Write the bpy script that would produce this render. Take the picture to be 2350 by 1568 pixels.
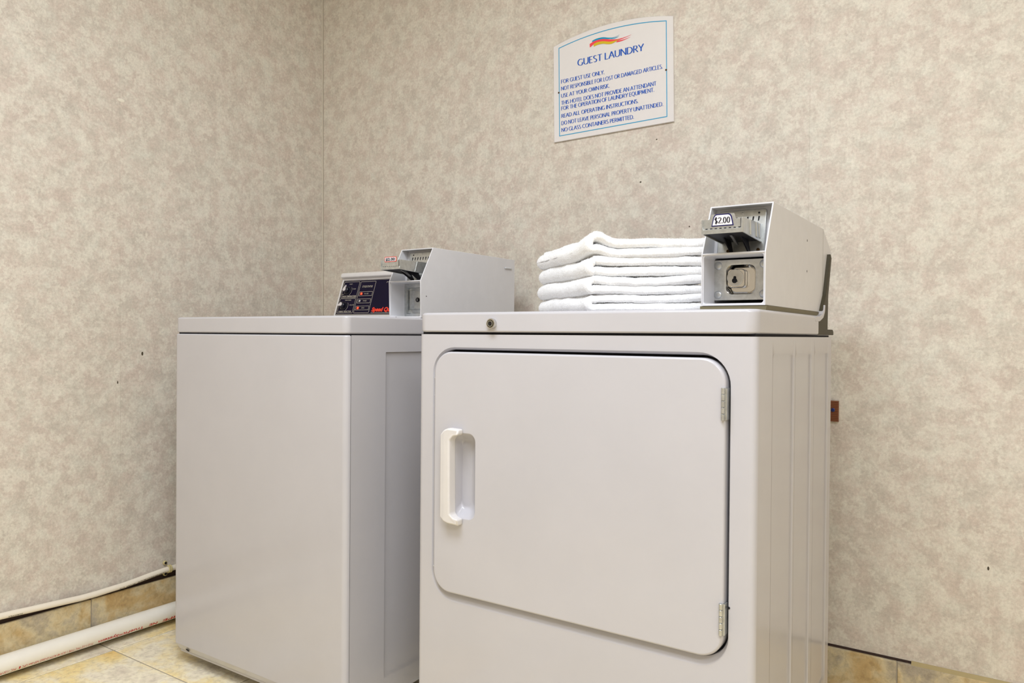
import bpy, bmesh, math, random
from mathutils import Vector, Matrix, noise
import numpy as np

random.seed(7)
S = bpy.context.scene
COL = S.collection
for o in list(bpy.data.objects):
    bpy.data.objects.remove(o)

# ------------------------------------------------------------------ camera
CAM_R = Matrix(((0.8299116842607261, -0.011535451982002416, 0.5577755190711544),
                (0.5578377410075089, 0.0028607063641411306, -0.8299451012366649),
                (0.007978159885844702, 0.999929372359203, 0.008809044111980007)))
CAM_Z = 0.872
cam_d = bpy.data.cameras.new('camera')
cam_d.sensor_width = 36.0
cam_d.lens = 26.666
cam_d.clip_start = 0.02
cam_d.clip_end = 60
cam = bpy.data.objects.new('camera', cam_d)
cam.matrix_world = Matrix.Translation((0, 0, CAM_Z)) @ CAM_R.to_4x4()
COL.objects.link(cam)
S.camera = cam

# ------------------------------------------------------------------ world, lights, exposure
w = bpy.data.worlds.new('world')
S.world = w
w.use_nodes = True
w.node_tree.nodes['Background'].inputs[0].default_value = (0.9, 0.95, 1.0, 1)
w.node_tree.nodes['Background'].inputs[1].default_value = 0.3


def area(name, loc, sx, sy, power, color, rot=(0, 0, 0), spread=180):
    l = bpy.data.lights.new(name, 'AREA')
    l.shape = 'RECTANGLE'
    l.size, l.size_y, l.energy, l.color = sx, sy, power, color
    l.spread = math.radians(spread)
    o = bpy.data.objects.new(name, l)
    o.location = loc
    o.rotation_euler = rot
    COL.objects.link(o)
    return o


area('ceiling_key_or_fill', (-0.60, 0.26, 2.38), 1.15, 0.55, 40.0, (0.84, 0.90, 1.0))
area('ceiling_key_or_fill', (0.78, -0.55, 2.38), 1.15, 0.55, 36.0, (0.84, 0.90, 1.0))  # fill lamp, added to brighten the machines' right sides

S.view_settings.view_transform = 'Standard'
S.view_settings.look = 'None'
S.view_settings.gamma = 1.0
S.view_settings.use_curve_mapping = False
S.view_settings.exposure = 0.0


# ------------------------------------------------------------------ materials
def lin(c):
    return tuple(((v / 255.0) / 12.92 if v / 255.0 <= 0.04045 else ((v / 255.0 + 0.055) / 1.055) ** 2.4) for v in c) + (1.0,)


def new_mat(name):
    m = bpy.data.materials.new(name)
    m.use_nodes = True
    nt = m.node_tree
    return m, nt, nt.nodes['Principled BSDF']


def nnode(nt, kind, **kw):
    n = nt.nodes.new(kind)
    for k, v in kw.items():
        if k.startswith('_'):
            setattr(n, k[1:], v)
        else:
            n.inputs[k].default_value = v
    return n


def ramp(nt, fac, stops):
    r = nt.nodes.new('ShaderNodeValToRGB')
    els = r.color_ramp.elements
    while len(els) > 1:
        els.remove(els[0])
    els[0].position, els[0].color = stops[0]
    for p, c in stops[1:]:
        e = els.new(p)
        e.color = c
    nt.links.new(fac, r.inputs[0])
    return r


def mat(name, rgb, rough=0.5, metal=0.0, var=0.04, scale=30.0, bump=0.0, bscale=400.0, coat=0.0, ior=1.45, emis=None, estr=0.0):
    """plain paint / plastic / metal with a faint procedural unevenness"""
    m, nt, b = new_mat(name)
    base = lin(rgb)
    tc = nt.nodes.new('ShaderNodeTexCoord')
    n = nnode(nt, 'ShaderNodeTexNoise', Scale=scale, Detail=4.0, Roughness=0.6)
    nt.links.new(tc.outputs['Object'], n.inputs['Vector'])
    a = tuple(min(1, v * (1 - var)) for v in base[:3]) + (1,)
    c = tuple(min(1, v * (1 + var)) for v in base[:3]) + (1,)
    r = ramp(nt, n.outputs['Fac'], [(0.3, a), (0.7, c)])
    nt.links.new(r.outputs[0], b.inputs['Base Color'])
    b.inputs['Roughness'].default_value = rough
    b.inputs['Metallic'].default_value = metal
    b.inputs['IOR'].default_value = ior
    b.inputs['Coat Weight'].default_value = coat
    b.inputs['Coat Roughness'].default_value = 0.12
    if bump:
        n2 = nnode(nt, 'ShaderNodeTexNoise', Scale=bscale, Detail=3.0)
        nt.links.new(tc.outputs['Object'], n2.inputs['Vector'])
        bp = nnode(nt, 'ShaderNodeBump', Strength=bump, Distance=0.001)
        nt.links.new(n2.outputs['Fac'], bp.inputs['Height'])
        nt.links.new(bp.outputs[0], b.inputs['Normal'])
    if emis:
        b.inputs['Emission Color'].default_value = lin(emis)
        b.inputs['Emission Strength'].default_value = estr
    return m


def wallpaper_mat():
    m, nt, b = new_mat('mottled_wallpaper')
    geo = nt.nodes.new('ShaderNodeNewGeometry')
    P = geo.outputs['Position']
    n1 = nnode(nt, 'ShaderNodeTexNoise', Scale=22.0, Detail=12.0, Roughness=0.74, Lacunarity=2.1)
    nt.links.new(P, n1.inputs['Vector'])
    r1 = ramp(nt, n1.outputs['Fac'], [(0.38, lin((196, 183, 171))), (0.47, lin((207, 195, 182))), (0.54, lin((215, 206, 193))), (0.62, lin((225, 220, 207)))])
    n2 = nnode(nt, 'ShaderNodeTexNoise', Scale=19.0, Detail=10.0, Roughness=0.7, _noise_dimensions='4D', W=3.7)
    nt.links.new(P, n2.inputs['Vector'])
    r2 = ramp(nt, n2.outputs['Fac'], [(0.41, lin((202, 201, 189))), (0.50, lin((211, 202, 190))), (0.59, lin((214, 198, 187)))])
    mx = nt.nodes.new('ShaderNodeMix')
    mx.data_type = 'RGBA'
    mx.blend_type = 'MIX'
    mx.inputs['Factor'].default_value = 0.34
    nt.links.new(r1.outputs[0], mx.inputs['A'])
    nt.links.new(r2.outputs[0], mx.inputs['B'])
    n3 = nnode(nt, 'ShaderNodeTexNoise', Scale=150.0, Detail=6.0, Roughness=0.75)
    nt.links.new(P, n3.inputs['Vector'])
    r3 = ramp(nt, n3.outputs['Fac'], [(0.32, (0.84, 0.83, 0.81, 1)), (0.68, (1.12, 1.12, 1.12, 1))])
    mu = nt.nodes.new('ShaderNodeMix')
    mu.data_type = 'RGBA'
    mu.blend_type = 'MULTIPLY'
    mu.inputs['Factor'].default_value = 1.0
    # crisp pale flecks sponged over the ground colour
    n5 = nnode(nt, 'ShaderNodeTexNoise', Scale=34.0, Detail=10.0, Roughness=0.72, _noise_dimensions='4D', W=9.1)
    nt.links.new(P, n5.inputs['Vector'])
    r5 = ramp(nt, n5.outputs['Fac'], [(0.50, (0, 0, 0, 1)), (0.565, (0.55, 0.55, 0.55, 1))])
    m5 = nt.nodes.new('ShaderNodeMix')
    m5.data_type = 'RGBA'
    m5.inputs['B'].default_value = lin((228, 223, 209))
    nt.links.new(r5.outputs[0], m5.inputs['Factor'])
    nt.links.new(mx.outputs['Result'], m5.inputs['A'])
    nt.links.new(m5.outputs['Result'], mu.inputs['A'])
    nt.links.new(r3.outputs[0], mu.inputs['B'])
    nt.links.new(mu.outputs['Result'], b.inputs['Base Color'])
    b.inputs['Roughness'].default_value = 0.62
    bp = nnode(nt, 'ShaderNodeBump', Strength=0.25, Distance=0.0006)
    nt.links.new(n3.outputs['Fac'], bp.inputs['Height'])
    nt.links.new(bp.outputs[0], b.inputs['Normal'])
    return m


def stone_mat(name, stops, scale=4.0, rough=0.45):
    m, nt, b = new_mat(name)
    tc = nt.nodes.new('ShaderNodeTexCoord')
    oi = nt.nodes.new('ShaderNodeObjectInfo')
    mul = nt.nodes.new('ShaderNodeMath')
    mul.operation = 'MULTIPLY'
    mul.inputs[1].default_value = 37.0
    nt.links.new(oi.outputs['Random'], mul.inputs[0])
    n1 = nnode(nt, 'ShaderNodeTexNoise', Scale=scale, Detail=10.0, Roughness=0.62, Distortion=0.35, _noise_dimensions='4D')
    geo = nt.nodes.new('ShaderNodeNewGeometry')
    nt.links.new(geo.outputs['Position'], n1.inputs['Vector'])
    nt.links.new(mul.outputs[0], n1.inputs['W'])
    r1 = ramp(nt, n1.outputs['Fac'], stops)
    n2 = nnode(nt, 'ShaderNodeTexNoise', Scale=60.0, Detail=8.0, Roughness=0.7, Distortion=0.6)
    nt.links.new(geo.outputs['Position'], n2.inputs['Vector'])
    r2 = ramp(nt, n2.outputs['Fac'], [(0.3, (0.72, 0.70, 0.68, 1)), (0.52, (1, 1, 1, 1)), (0.75, (1.14, 1.14, 1.14, 1))])
    mu = nt.nodes.new('ShaderNodeMix')
    mu.data_type = 'RGBA'
    mu.blend_type = 'MULTIPLY'
    mu.inputs['Factor'].default_value = 1.0
    nt.links.new(r1.outputs[0], mu.inputs['A'])
    nt.links.new(r2.outputs[0], mu.inputs['B'])
    nt.links.new(mu.outputs['Result'], b.inputs['Base Color'])
    b.inputs['Roughness'].default_value = rough
    bp = nnode(nt, 'ShaderNodeBump', Strength=0.6, Distance=0.002)
    ad = nt.nodes.new('ShaderNodeMath')
    ad.operation = 'ADD'
    nt.links.new(n1.outputs['Fac'], ad.inputs[0])
    nt.links.new(n2.outputs['Fac'], ad.inputs[1])
    nt.links.new(ad.outputs[0], bp.inputs['Height'])
    nt.links.new(bp.outputs[0], b.inputs['Normal'])
    return m


M = {}
M['paper'] = wallpaper_mat()
M['floor_tile'] = stone_mat('slate_look_floor_tile', [(0.28, lin((190, 176, 160))), (0.38, lin((226, 212, 192))), (0.46, lin((254, 244, 218))), (0.54, lin((254, 232, 172))), (0.62, lin((246, 210, 134))), (0.73, lin((220, 190, 150)))], 3.4)
M['base_tile'] = stone_mat('slate_look_base_tile', [(0.28, lin((146, 136, 122))), (0.40, lin((178, 166, 146))), (0.48, lin((212, 196, 158))), (0.56, lin((200, 172, 122))), (0.66, lin((182, 148, 96))), (0.76, lin((158, 142, 118)))], 8.0)
M['grout'] = mat('grout', (178, 168, 148), 0.9, bump=0.3)
M['caulk'] = mat('yellowed_caulk', (176, 158, 112), 0.6)
M['plaster'] = mat('ceiling_paint', (236, 234, 228), 0.8)
M['enamel'] = mat('white_enamel', (193, 191, 195), 0.20, var=0.02, scale=6.0, bump=0.015, bscale=25.0, coat=0.25)
M['enamel_warm'] = mat('cream_white_plastic', (221, 217, 214), 0.35, var=0.02)
M['enamel_box'] = mat('white_powder_coat', (219, 218, 220), 0.38, var=0.02, bump=0.05, bscale=900)
M['seam'] = mat('dark_gap', (18, 16, 22), 0.8)
M['dark'] = mat('blackened_metal', (26, 24, 30), 0.55, metal=0.3)
M['olive'] = mat('olive_brown_paint', (112, 104, 78), 0.6)
M['bracket'] = mat('dark_olive_plastic', (66, 60, 42), 0.6, bump=0.2)
M['steel'] = mat('brushed_steel', (198, 199, 198), 0.30, metal=1.0, var=0.12, scale=60)
M['steel_light'] = mat('bright_steel', (206, 208, 206), 0.3, metal=0.75, var=0.1, scale=60)
M['steel_dull'] = mat('dull_stamped_steel', (192, 194, 192), 0.36, metal=0.85, var=0.15, scale=90)
M['zinc'] = mat('zinc_plate', (200, 203, 204), 0.38, metal=0.85, var=0.12, scale=120)
M['chrome'] = mat('chrome', (214, 212, 208), 0.12, metal=1.0, var=0.02)
M['navy_glass'] = mat('navy_overlay', (15, 8, 38), 0.5, var=0.1, ior=1.25)
M['line'] = mat('pale_print', (190, 182, 166), 0.5)
M['red_print'] = mat('red_print', (238, 62, 36), 0.5)
M['led'] = mat('red_lamp', (255, 90, 60), 0.4, emis=(255, 60, 30), estr=2.2)
M['led_off'] = mat('grey_lamp', (186, 182, 176), 0.4)
M['knob'] = mat('black_knob', (14, 14, 30), 0.3)
M['pointer'] = mat('knob_pointer', (214, 206, 204), 0.4)
M['tag_white'] = mat('tag_white', (222, 220, 224), 0.35)
M['tag_navy'] = mat('tag_navy', (20, 18, 84), 0.4)
M['tag_red'] = mat('tag_red', (222, 70, 52), 0.4)
M['ink'] = mat('black_ink', (18, 16, 30), 0.5)
M['sign'] = mat('sign_acrylic', (230, 226, 224), 0.12, var=0.01, coat=0.4)
M['sign_blue'] = mat('sign_blue_ink', (8, 84, 184), 0.3)
M['sign_cyan'] = mat('sign_cyan_ink', (44, 158, 204), 0.3)
M['sign_teal'] = mat('emblem_teal', (0, 148, 190), 0.3)
M['sign_red'] = mat('emblem_red', (240, 72, 84), 0.3)
M['sign_yellow'] = mat('emblem_yellow', (214, 184, 36), 0.3)
M['screw'] = mat('brown_screw', (70, 52, 30), 0.4, metal=0.7)
M['pvc'] = mat('white_pvc', (243, 238, 226), 0.32, var=0.02)
M['cpvc'] = mat('cream_cpvc', (240, 230, 212), 0.35, var=0.02)
M['pipe_red'] = mat('pipe_red_ink', (206, 40, 50), 0.5)
M['pipe_ink'] = mat('pipe_dark_ink', (70, 62, 56), 0.5)
M['strap'] = mat('beige_strap', (206, 192, 140), 0.45)
M['corner'] = mat('papered_corner', (180, 170, 155), 0.8)
M['paper_edge_highlight'] = mat('paper_edge_highlight', (222, 214, 198), 0.7)  # paler than the paper: the corner's edge highlight as colour
M['gap_shade'] = mat('gap_shade_brown', (62, 46, 40), 0.9)  # dark brown that paints the shade of the gap above the base tiles
M['bakelite'] = mat('brown_bakelite', (128, 78, 52), 0.35)
M['screw_blue'] = mat('blued_screw', (60, 70, 130), 0.3, metal=0.8)
M['spot'] = mat('nail_mark', (72, 62, 46), 0.8)
M['chip'] = mat('paper_chip', (232, 226, 210), 0.8)
M['rubber'] = mat('black_rubber', (20, 20, 22), 0.7)


def towel_mat():
    m, nt, b = new_mat('white_terry')
    geo = nt.nodes.new('ShaderNodeNewGeometry')
    n = nnode(nt, 'ShaderNodeTexNoise', Scale=420.0, Detail=4.0, Roughness=0.7)
    nt.links.new(geo.outputs['Position'], n.inputs['Vector'])
    r = ramp(nt, n.outputs['Fac'], [(0.25, lin((236, 235, 234))), (0.6, lin((250, 250, 249)))])
    nt.links.new(r.outputs[0], b.inputs['Base Color'])
    b.inputs['Roughness'].default_value = 0.95
    b.inputs['Specular IOR Level'].default_value = 0.1
    b.inputs['Sheen Weight'].default_value = 0.3
    bp = nnode(nt, 'ShaderNodeBump', Strength=0.7, Distance=0.0012)
    nt.links.new(n.outputs['Fac'], bp.inputs['Height'])
    nt.links.new(bp.outputs[0], b.inputs['Normal'])
    return m


M['terry'] = towel_mat()


def pile_mat():
    m, nt, b = new_mat('terry_loops')
    b.inputs['Base Color'].default_value = lin((250, 250, 250))
    b.inputs['Roughness'].default_value = 1.0
    b.inputs['Specular IOR Level'].default_value = 0.0
    tr = nt.nodes.new('ShaderNodeBsdfTranslucent')
    n = nnode(nt, 'ShaderNodeTexNoise', Scale=300.0)
    geo = nt.nodes.new('ShaderNodeNewGeometry')
    nt.links.new(geo.outputs['Position'], n.inputs['Vector'])
    r = ramp(nt, n.outputs['Fac'], [(0.3, lin((246, 246, 246))), (0.7, lin((253, 253, 253)))])
    nt.links.new(r.outputs[0], tr.inputs['Color'])
    mix = nt.nodes.new('ShaderNodeMixShader')
    mix.inputs[0].default_value = 0.5
    out = nt.nodes['Material Output']
    nt.links.new(b.outputs[0], mix.inputs[1])
    nt.links.new(tr.outputs[0], mix.inputs[2])
    nt.links.new(mix.outputs[0], out.inputs['Surface'])
    return m


M['pile'] = pile_mat()


# ------------------------------------------------------------------ object helpers
def link(name, me, parent=None, loc=None):
    o = bpy.data.objects.new(name, me)
    COL.objects.link(o)
    if parent is not None:
        o.parent = parent
        # geometry is given in world coordinates: keep it where it is
        o.matrix_parent_inverse = parent.matrix_world.inverted()
    return o


def finish(name, bm, mats, parent=None, smooth=True, angle=40):
    bmesh.ops.remove_doubles(bm, verts=bm.verts, dist=1e-6)
    bmesh.ops.recalc_face_normals(bm, faces=bm.faces)
    me = bpy.data.meshes.new(name)
    bm.to_mesh(me)
    bm.free()
    if not isinstance(mats, (list, tuple)):
        mats = [mats]
    for m_ in mats:
        me.materials.append(m_)
    if smooth:
        for p in me.polygons:
            p.use_smooth = True
        try:
            me.set_sharp_from_angle(angle=math.radians(angle))
        except Exception:
            pass
    o = link(name, me, parent)
    if smooth:
        wn = o.modifiers.new('weighted_normals', 'WEIGHTED_NORMAL')
        wn.keep_sharp = True
        wn.weight = 100
    return o


def thing(name, label, cat, loc, group=None):
    o = bpy.data.objects.new(name, None)
    o.empty_display_size = 0.05
    COL.objects.link(o)
    o.location = loc
    o['label'] = label
    o['category'] = cat
    if group:
        o['group'] = group
    bpy.context.view_layer.update()
    return o


def tag(o, label=None, cat=None, group=None, kind=None):
    if label: o['label'] = label
    if cat: o['category'] = cat
    if group: o['group'] = group
    if kind: o['kind'] = kind
    return o


def box(bm, x0, x1, y0, y1, z0, z1, bev=0.0, seg=2, mi=0):
    vs = [bm.verts.new((x, y, z)) for x in (x0, x1) for y in (y0, y1) for z in (z0, z1)]
    q = [(0, 1, 3, 2), (4, 6, 7, 5), (0, 4, 5, 1), (2, 3, 7, 6), (0, 2, 6, 4), (1, 5, 7, 3)]
    fs = [bm.faces.new([vs[i] for i in f]) for f in q]
    for f in fs:
        f.material_index = mi
    if bev > 0:
        es = list({e for f in fs for e in f.edges})
        r = bmesh.ops.bevel(bm, geom=es, offset=bev, segments=seg, profile=0.5, affect='EDGES')
        for f in r['faces']:
            f.material_index = mi
    return fs


AX = {'x': lambda a, b, d: (d, a, b), 'y': lambda a, b, d: (a, d, b), 'z': lambda a, b, d: (a, b, d)}


def prism(bm, pts, axis, d0, d1, bev=0.0, seg=2, mi=0):
    f = AX[axis]
    lo = [bm.verts.new(f(a, b, d0)) for a, b in pts]
    hi = [bm.verts.new(f(a, b, d1)) for a, b in pts]
    n = len(pts)
    fs = [bm.faces.new(lo), bm.faces.new(hi[::-1])]
    for i in range(n):
        fs.append(bm.faces.new((lo[i], hi[i], hi[(i + 1) % n], lo[(i + 1) % n])))
    for q in fs:
        q.material_index = mi
    if bev > 0:
        bmesh.ops.recalc_face_normals(bm, faces=fs)
        es = list({e for q in fs for e in q.edges})
        r = bmesh.ops.bevel(bm, geom=es, offset=bev, segments=seg, profile=0.5, affect='EDGES')
        for q in r['faces']:
            q.material_index = mi
    return fs


def rrect(x0, x1, z0, z1, r, n=8):
    """rounded rectangle outline, always 4*(n+1) points, counter clockwise from lower left"""
    r = max(r, 1e-5)
    out = []
    for cx, cz, a0 in ((x0 + r, z0 + r, 180), (x1 - r, z0 + r, 270), (x1 - r, z1 - r, 0), (x0 + r, z1 - r, 90)):
        for i in range(n + 1):
            a = math.radians(a0 + 90.0 * i / n)
            out.append((cx + r * math.cos(a), cz + r * math.sin(a)))
    return out


def loops(bm, ls, cap0=False, cap1=False, closed=False, mi=0):
    """bridge successive 3-D loops with the same point count"""
    rows = [[bm.verts.new(p) for p in l] for l in ls]
    n = len(rows[0])
    rng = range(len(rows) if closed else len(rows) - 1)
    fs = []
    for k in rng:
        a, b = rows[k], rows[(k + 1) % len(rows)]
        for i in range(n):
            j = (i + 1) % n
            fs.append(bm.faces.new((a[i], a[j], b[j], b[i])))
    if cap0: fs.append(bm.faces.new(rows[0][::-1]))
    if cap1: fs.append(bm.faces.new(rows[-1]))
    for f in fs:
        f.material_index = mi
    return rows


def L3(pts, axis, d):
    f = AX[axis]
    return [f(a, b, d) for a, b in pts]


def lathe(bm, prof, c, axis='y', n=24, mi=0, cap0=True, cap1=True):
    """prof: (radius, position along axis)"""
    rows = []
    for r, d in prof:
        pts = [(r * math.cos(2 * math.pi * i / n), r * math.sin(2 * math.pi * i / n)) for i in range(n)]
        f = AX[axis]
        rows.append([tuple(Vector(f(a, b, d)) + Vector(c)) for a, b in pts])
    loops(bm, rows, cap0, cap1, mi=mi)


def tube(bm, path, rad, n=20, mi=0, caps=True):
    path = [Vector(p) for p in path]
    rows = []
    for i, p in enumerate(path):
        t = (path[min(i + 1, len(path) - 1)] - path[max(i - 1, 0)]).normalized()
        up = Vector((0, 0, 1)) if abs(t.z) < 0.9 else Vector((1, 0, 0))
        s = t.cross(up).normalized()
        u = s.cross(t).normalized()
        rows.append([tuple(p + rad * (math.cos(2 * math.pi * k / n) * s + math.sin(2 * math.pi * k / n) * u)) for k in range(n)])
    loops(bm, rows, caps, caps, mi=mi)


# ------------------------------------------------------------------ lettering
def bfont(s, shear=0.0, offset=0.0):
    """built in font -> flat triangles, cap height normalised to 1, starting at x=0"""
    cu = bpy.data.curves.new('t', 'FONT')
    cu.body = s
    cu.size = 1.0
    cu.resolution_u = 3
    cu.shear = shear
    cu.offset = offset
    ob = bpy.data.objects.new('t', cu)
    COL.objects.link(ob)
    dg = bpy.context.evaluated_depsgraph_get()
    me = bpy.data.meshes.new_from_object(ob.evaluated_get(dg))
    vs = [(v.co.x, v.co.y) for v in me.vertices]
    fs = [tuple(p.vertices) for p in me.polygons]
    bpy.data.objects.remove(ob)
    bpy.data.curves.remove(cu)
    bpy.data.meshes.remove(me)
    k = 1.0 / 0.729
    x0 = min(v[0] for v in vs)
    return [((x - x0) * k, y * k) for x, y in vs], fs


# stroke glyphs for the sign (a flared roman look): strokes drawn with a slanted broad pen
def arc(cx, cy, rx, ry, a0, a1, n=14):
    return [(cx + rx * math.cos(math.radians(a0 + (a1 - a0) * i / n)), cy + ry * math.sin(math.radians(a0 + (a1 - a0) * i / n))) for i in range(n + 1)]


G = {
    'A': (0.70, [[(0.0, 0), (0.35, 1)], [(0.35, 1), (0.70, 0)], [(0.13, 0.36), (0.57, 0.36)]]),
    'B': (0.56, [[(0.06, 0), (0.06, 1)], [(0.06, 0.97)] + arc(0.24, 0.755, 0.22, 0.215, 90, -90) + [(0.06, 0.54)], [(0.06, 0.54)] + arc(0.26, 0.285, 0.26, 0.255, 90, -90) + [(0.06, 0.03)]]),
    'C': (0.70, [arc(0.42, 0.5, 0.38, 0.48, 48, 312, 22)]),
    'D': (0.74, [[(0.06, 0), (0.06, 1)], [(0.06, 0.97)] + arc(0.26, 0.5, 0.42, 0.47, 90, -90, 20) + [(0.06, 0.03)]]),
    'E': (0.50, [[(0.06, 0), (0.06, 1)], [(0.06, 0.97), (0.46, 0.97)], [(0.06, 0.53), (0.40, 0.53)], [(0.06, 0.03), (0.48, 0.03)]]),
    'F': (0.48, [[(0.06, 0), (0.06, 1)], [(0.06, 0.97), (0.46, 0.97)], [(0.06, 0.50), (0.40, 0.50)]]),
    'G': (0.74, [arc(0.42, 0.5, 0.38, 0.48, 50, 300, 22) + [(0.66, 0.10)], [(0.66, 0.08), (0.66, 0.44)]]),
    'H': (0.72, [[(0.06, 0), (0.06, 1)], [(0.66, 0), (0.66, 1)], [(0.06, 0.52), (0.66, 0.52)]]),
    'I': (0.13, [[(0.065, 0), (0.065, 1)]]),
    'J': (0.30, [[(0.24, 1), (0.24, 0.1)] + arc(0.08, 0.1, 0.16, 0.16, 0, -90, 6)]),
    'K': (0.62, [[(0.06, 0), (0.06, 1)], [(0.06, 0.48), (0.52, 1)], [(0.14, 0.54), (0.60, 0)]]),
    'L': (0.48, [[(0.06, 0), (0.06, 1)], [(0.06, 0.03), (0.46, 0.03)]]),
    'M': (0.86, [[(0.08, 0), (0.13, 1)], [(0.13, 1), (0.43, 0.10)], [(0.43, 0.10), (0.73, 1)], [(0.73, 1), (0.79, 0)]]),
    'N': (0.74, [[(0.06, 0), (0.06, 1)], [(0.06, 1), (0.68, 0)], [(0.68, 0), (0.68, 1)]]),
    'O': (0.82, [arc(0.41, 0.5, 0.37, 0.48, 0, 360, 30)]),
    'P': (0.54, [[(0.06, 0), (0.06, 1)], [(0.06, 0.97)] + arc(0.25, 0.71, 0.24, 0.26, 90, -90) + [(0.06, 0.45)]]),
    'Q': (0.84, [arc(0.41, 0.5, 0.37, 0.48, 0, 360, 30), [(0.42, 0.04), (0.60, -0.12), (0.84, -0.20)]]),
    'R': (0.60, [[(0.06, 0), (0.06, 1)], [(0.06, 0.97)] + arc(0.25, 0.73, 0.23, 0.24, 90, -90) + [(0.06, 0.49)], [(0.24, 0.49), (0.60, 0)]]),
    'S': (0.50, [arc(0.25, 0.75, 0.19, 0.22, 40, 200, 12) + [(0.12, 0.60), (0.36, 0.42)] + arc(0.25, 0.25, 0.20, 0.23, 30, -140, 12)]),
    'T': (0.60, [[(0.30, 0), (0.30, 1)], [(0.0, 0.97), (0.60, 0.97)]]),
    'U': (0.70, [[(0.06, 1), (0.06, 0.34)] + arc(0.35, 0.34, 0.29, 0.32, 180, 360, 14) + [(0.64, 1)]]),
    'V': (0.68, [[(0.0, 1), (0.34, 0)], [(0.34, 0), (0.68, 1)]]),
    'W': (0.98, [[(0.0, 1), (0.25, 0)], [(0.25, 0), (0.49, 1)], [(0.49, 1), (0.73, 0)], [(0.73, 0), (0.98, 1)]]),
    'Y': (0.64, [[(0.0, 1), (0.32, 0.46)], [(0.64, 1), (0.32, 0.46)], [(0.32, 0.50), (0.32, 0)]]),
    '.': (0.14, [[(0.07, 0.0), (0.07, 0.12)]]),
    '0': (0.54, [arc(0.27, 0.5, 0.20, 0.48, 0, 360, 26)]),
    '2': (0.54, [arc(0.26, 0.74, 0.20, 0.24, 160, -30, 12) + [(0.06, 0.05)], [(0.05, 0.05), (0.50, 0.05)]]),
    '$': (0.52, [arc(0.25, 0.73, 0.17, 0.20, 30, 200, 12) + [(0.12, 0.60), (0.38, 0.42)] + arc(0.25, 0.26, 0.18, 0.21, 30, -150, 12), [(0.25, 1.12), (0.25, -0.12)]]),
    ' ': (0.22, []),
}


def pen_text(s, thick=0.125, thin=0.035, pen=14.0, track=0.085):
    vs, fs = [], []
    x = 0.0
    for ch in s:
        wd, strokes = G[ch]
        for lay, st in enumerate(strokes):
            rows = []
            for i, p in enumerate(st):
                a = st[max(i - 1, 0)]
                b = st[min(i + 1, len(st) - 1)]
                if len(st) > 4 and st[0] == st[-1] or (len(st) > 10 and abs(st[0][0] - st[-1][0]) < 1e-6 and abs(st[0][1] - st[-1][1]) < 1e-6):
                    if i == 0: a = st[-2]
                    if i == len(st) - 1: b = st[1]
                dx, dy = b[0] - a[0], b[1] - a[1]
                l = math.hypot(dx, dy) or 1
                th = math.degrees(math.atan2(dy, dx))
                wv = (thin + (thick - thin) * abs(math.sin(math.radians(th + pen)))) / 2
                nx, ny = -dy / l * wv, dx / l * wv
                rows.append(((x + p[0] + nx, p[1] + ny, lay), (x + p[0] - nx, p[1] - ny, lay)))
            base = len(vs)
            for r in rows:
                vs += [r[0], r[1]]
            for i in range(len(rows) - 1):
                k = base + 2 * i
                fs.append((k, k + 1, k + 3, k + 2))
        x += wd + track
    return vs, fs, x - track


def lettering(name, vs, fs, fn, material, parent, thick=None):
    me = bpy.data.meshes.new(name)
    me.from_pydata([fn(*v) for v in vs], [], fs)
    me.materials.append(material)
    me.update()
    return link(name, me, parent)


# ------------------------------------------------------------------ the room
WX, WY = -2.137, 1.940          # left wall plane, back wall plane
RX, FY, CZ = 1.45, -1.75, 2.44  # right wall, wall behind the camera, ceiling
LEAN = 0.0095                   # the left wall is slightly out of plumb


def wx(z):
    return WX - LEAN * z


def slab(name, x0, x1, y0, y1, z0, z1, m, parent=None):
    bm = bmesh.new()
    box(bm, x0, x1, y0, y1, z0, z1)
    return finish(name, bm, m, parent, smooth=False)


bm = bmesh.new()
box(bm, WX - 0.12, RX + 0.1, FY - 0.1, WY + 0.1, -0.06, -0.008)
floor = tag(finish('floor', bm, M['grout'], smooth=False), kind='structure')
bm = bmesh.new()
box(bm, WX - 0.2, RX + 0.1, FY - 0.1, WY + 0.1, CZ, CZ + 0.05)
tag(finish('ceiling', bm, M['plaster'], smooth=False), kind='structure')

# grout bed between the tiles, just under their faces
bm = bmesh.new()
box(bm, WX - 0.001, RX, FY, WY, -0.0079, -0.0015)
finish('grout', bm, M['grout'], floor, smooth=False)

TX, TY, TS, GR = -1.606, 1.113, 0.448, 0.0042
xs = [TX + TS * k for k in range(-3, 10)]
ys = [TY + TS * k for k in range(-9, 4)]
for xa in xs:
    for ya in ys:
        x0, x1 = max(xa + GR / 2, WX + 0.009), min(xa + TS - GR / 2, RX - 0.002)
        y0, y1 = max(ya + GR / 2, FY + 0.002), min(ya + TS - GR / 2, WY - 0.010)
        if x1 - x0 < 0.01 or y1 - y0 < 0.01:
            continue
        bm = bmesh.new()
        box(bm, x0, x1, y0, y1, -0.0078, 0.0, bev=0.0012, seg=1)
        t = finish('tile', bm, M['floor_tile'], floor, smooth=False)


# walls: a backing slab with hung wallpaper strips (hairline seams between them)
def leaning_box(bm, x0, x1, y0, y1, z0, z1):
    vs = [bm.verts.new((x - LEAN * z, y, z)) for x in (x0, x1) for y in (y0, y1) for z in (z0, z1)]
    for f in [(0, 1, 3, 2), (4, 6, 7, 5), (0, 4, 5, 1), (2, 3, 7, 6), (0, 2, 6, 4), (1, 5, 7, 3)]:
        bm.faces.new([vs[i] for i in f])


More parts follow.
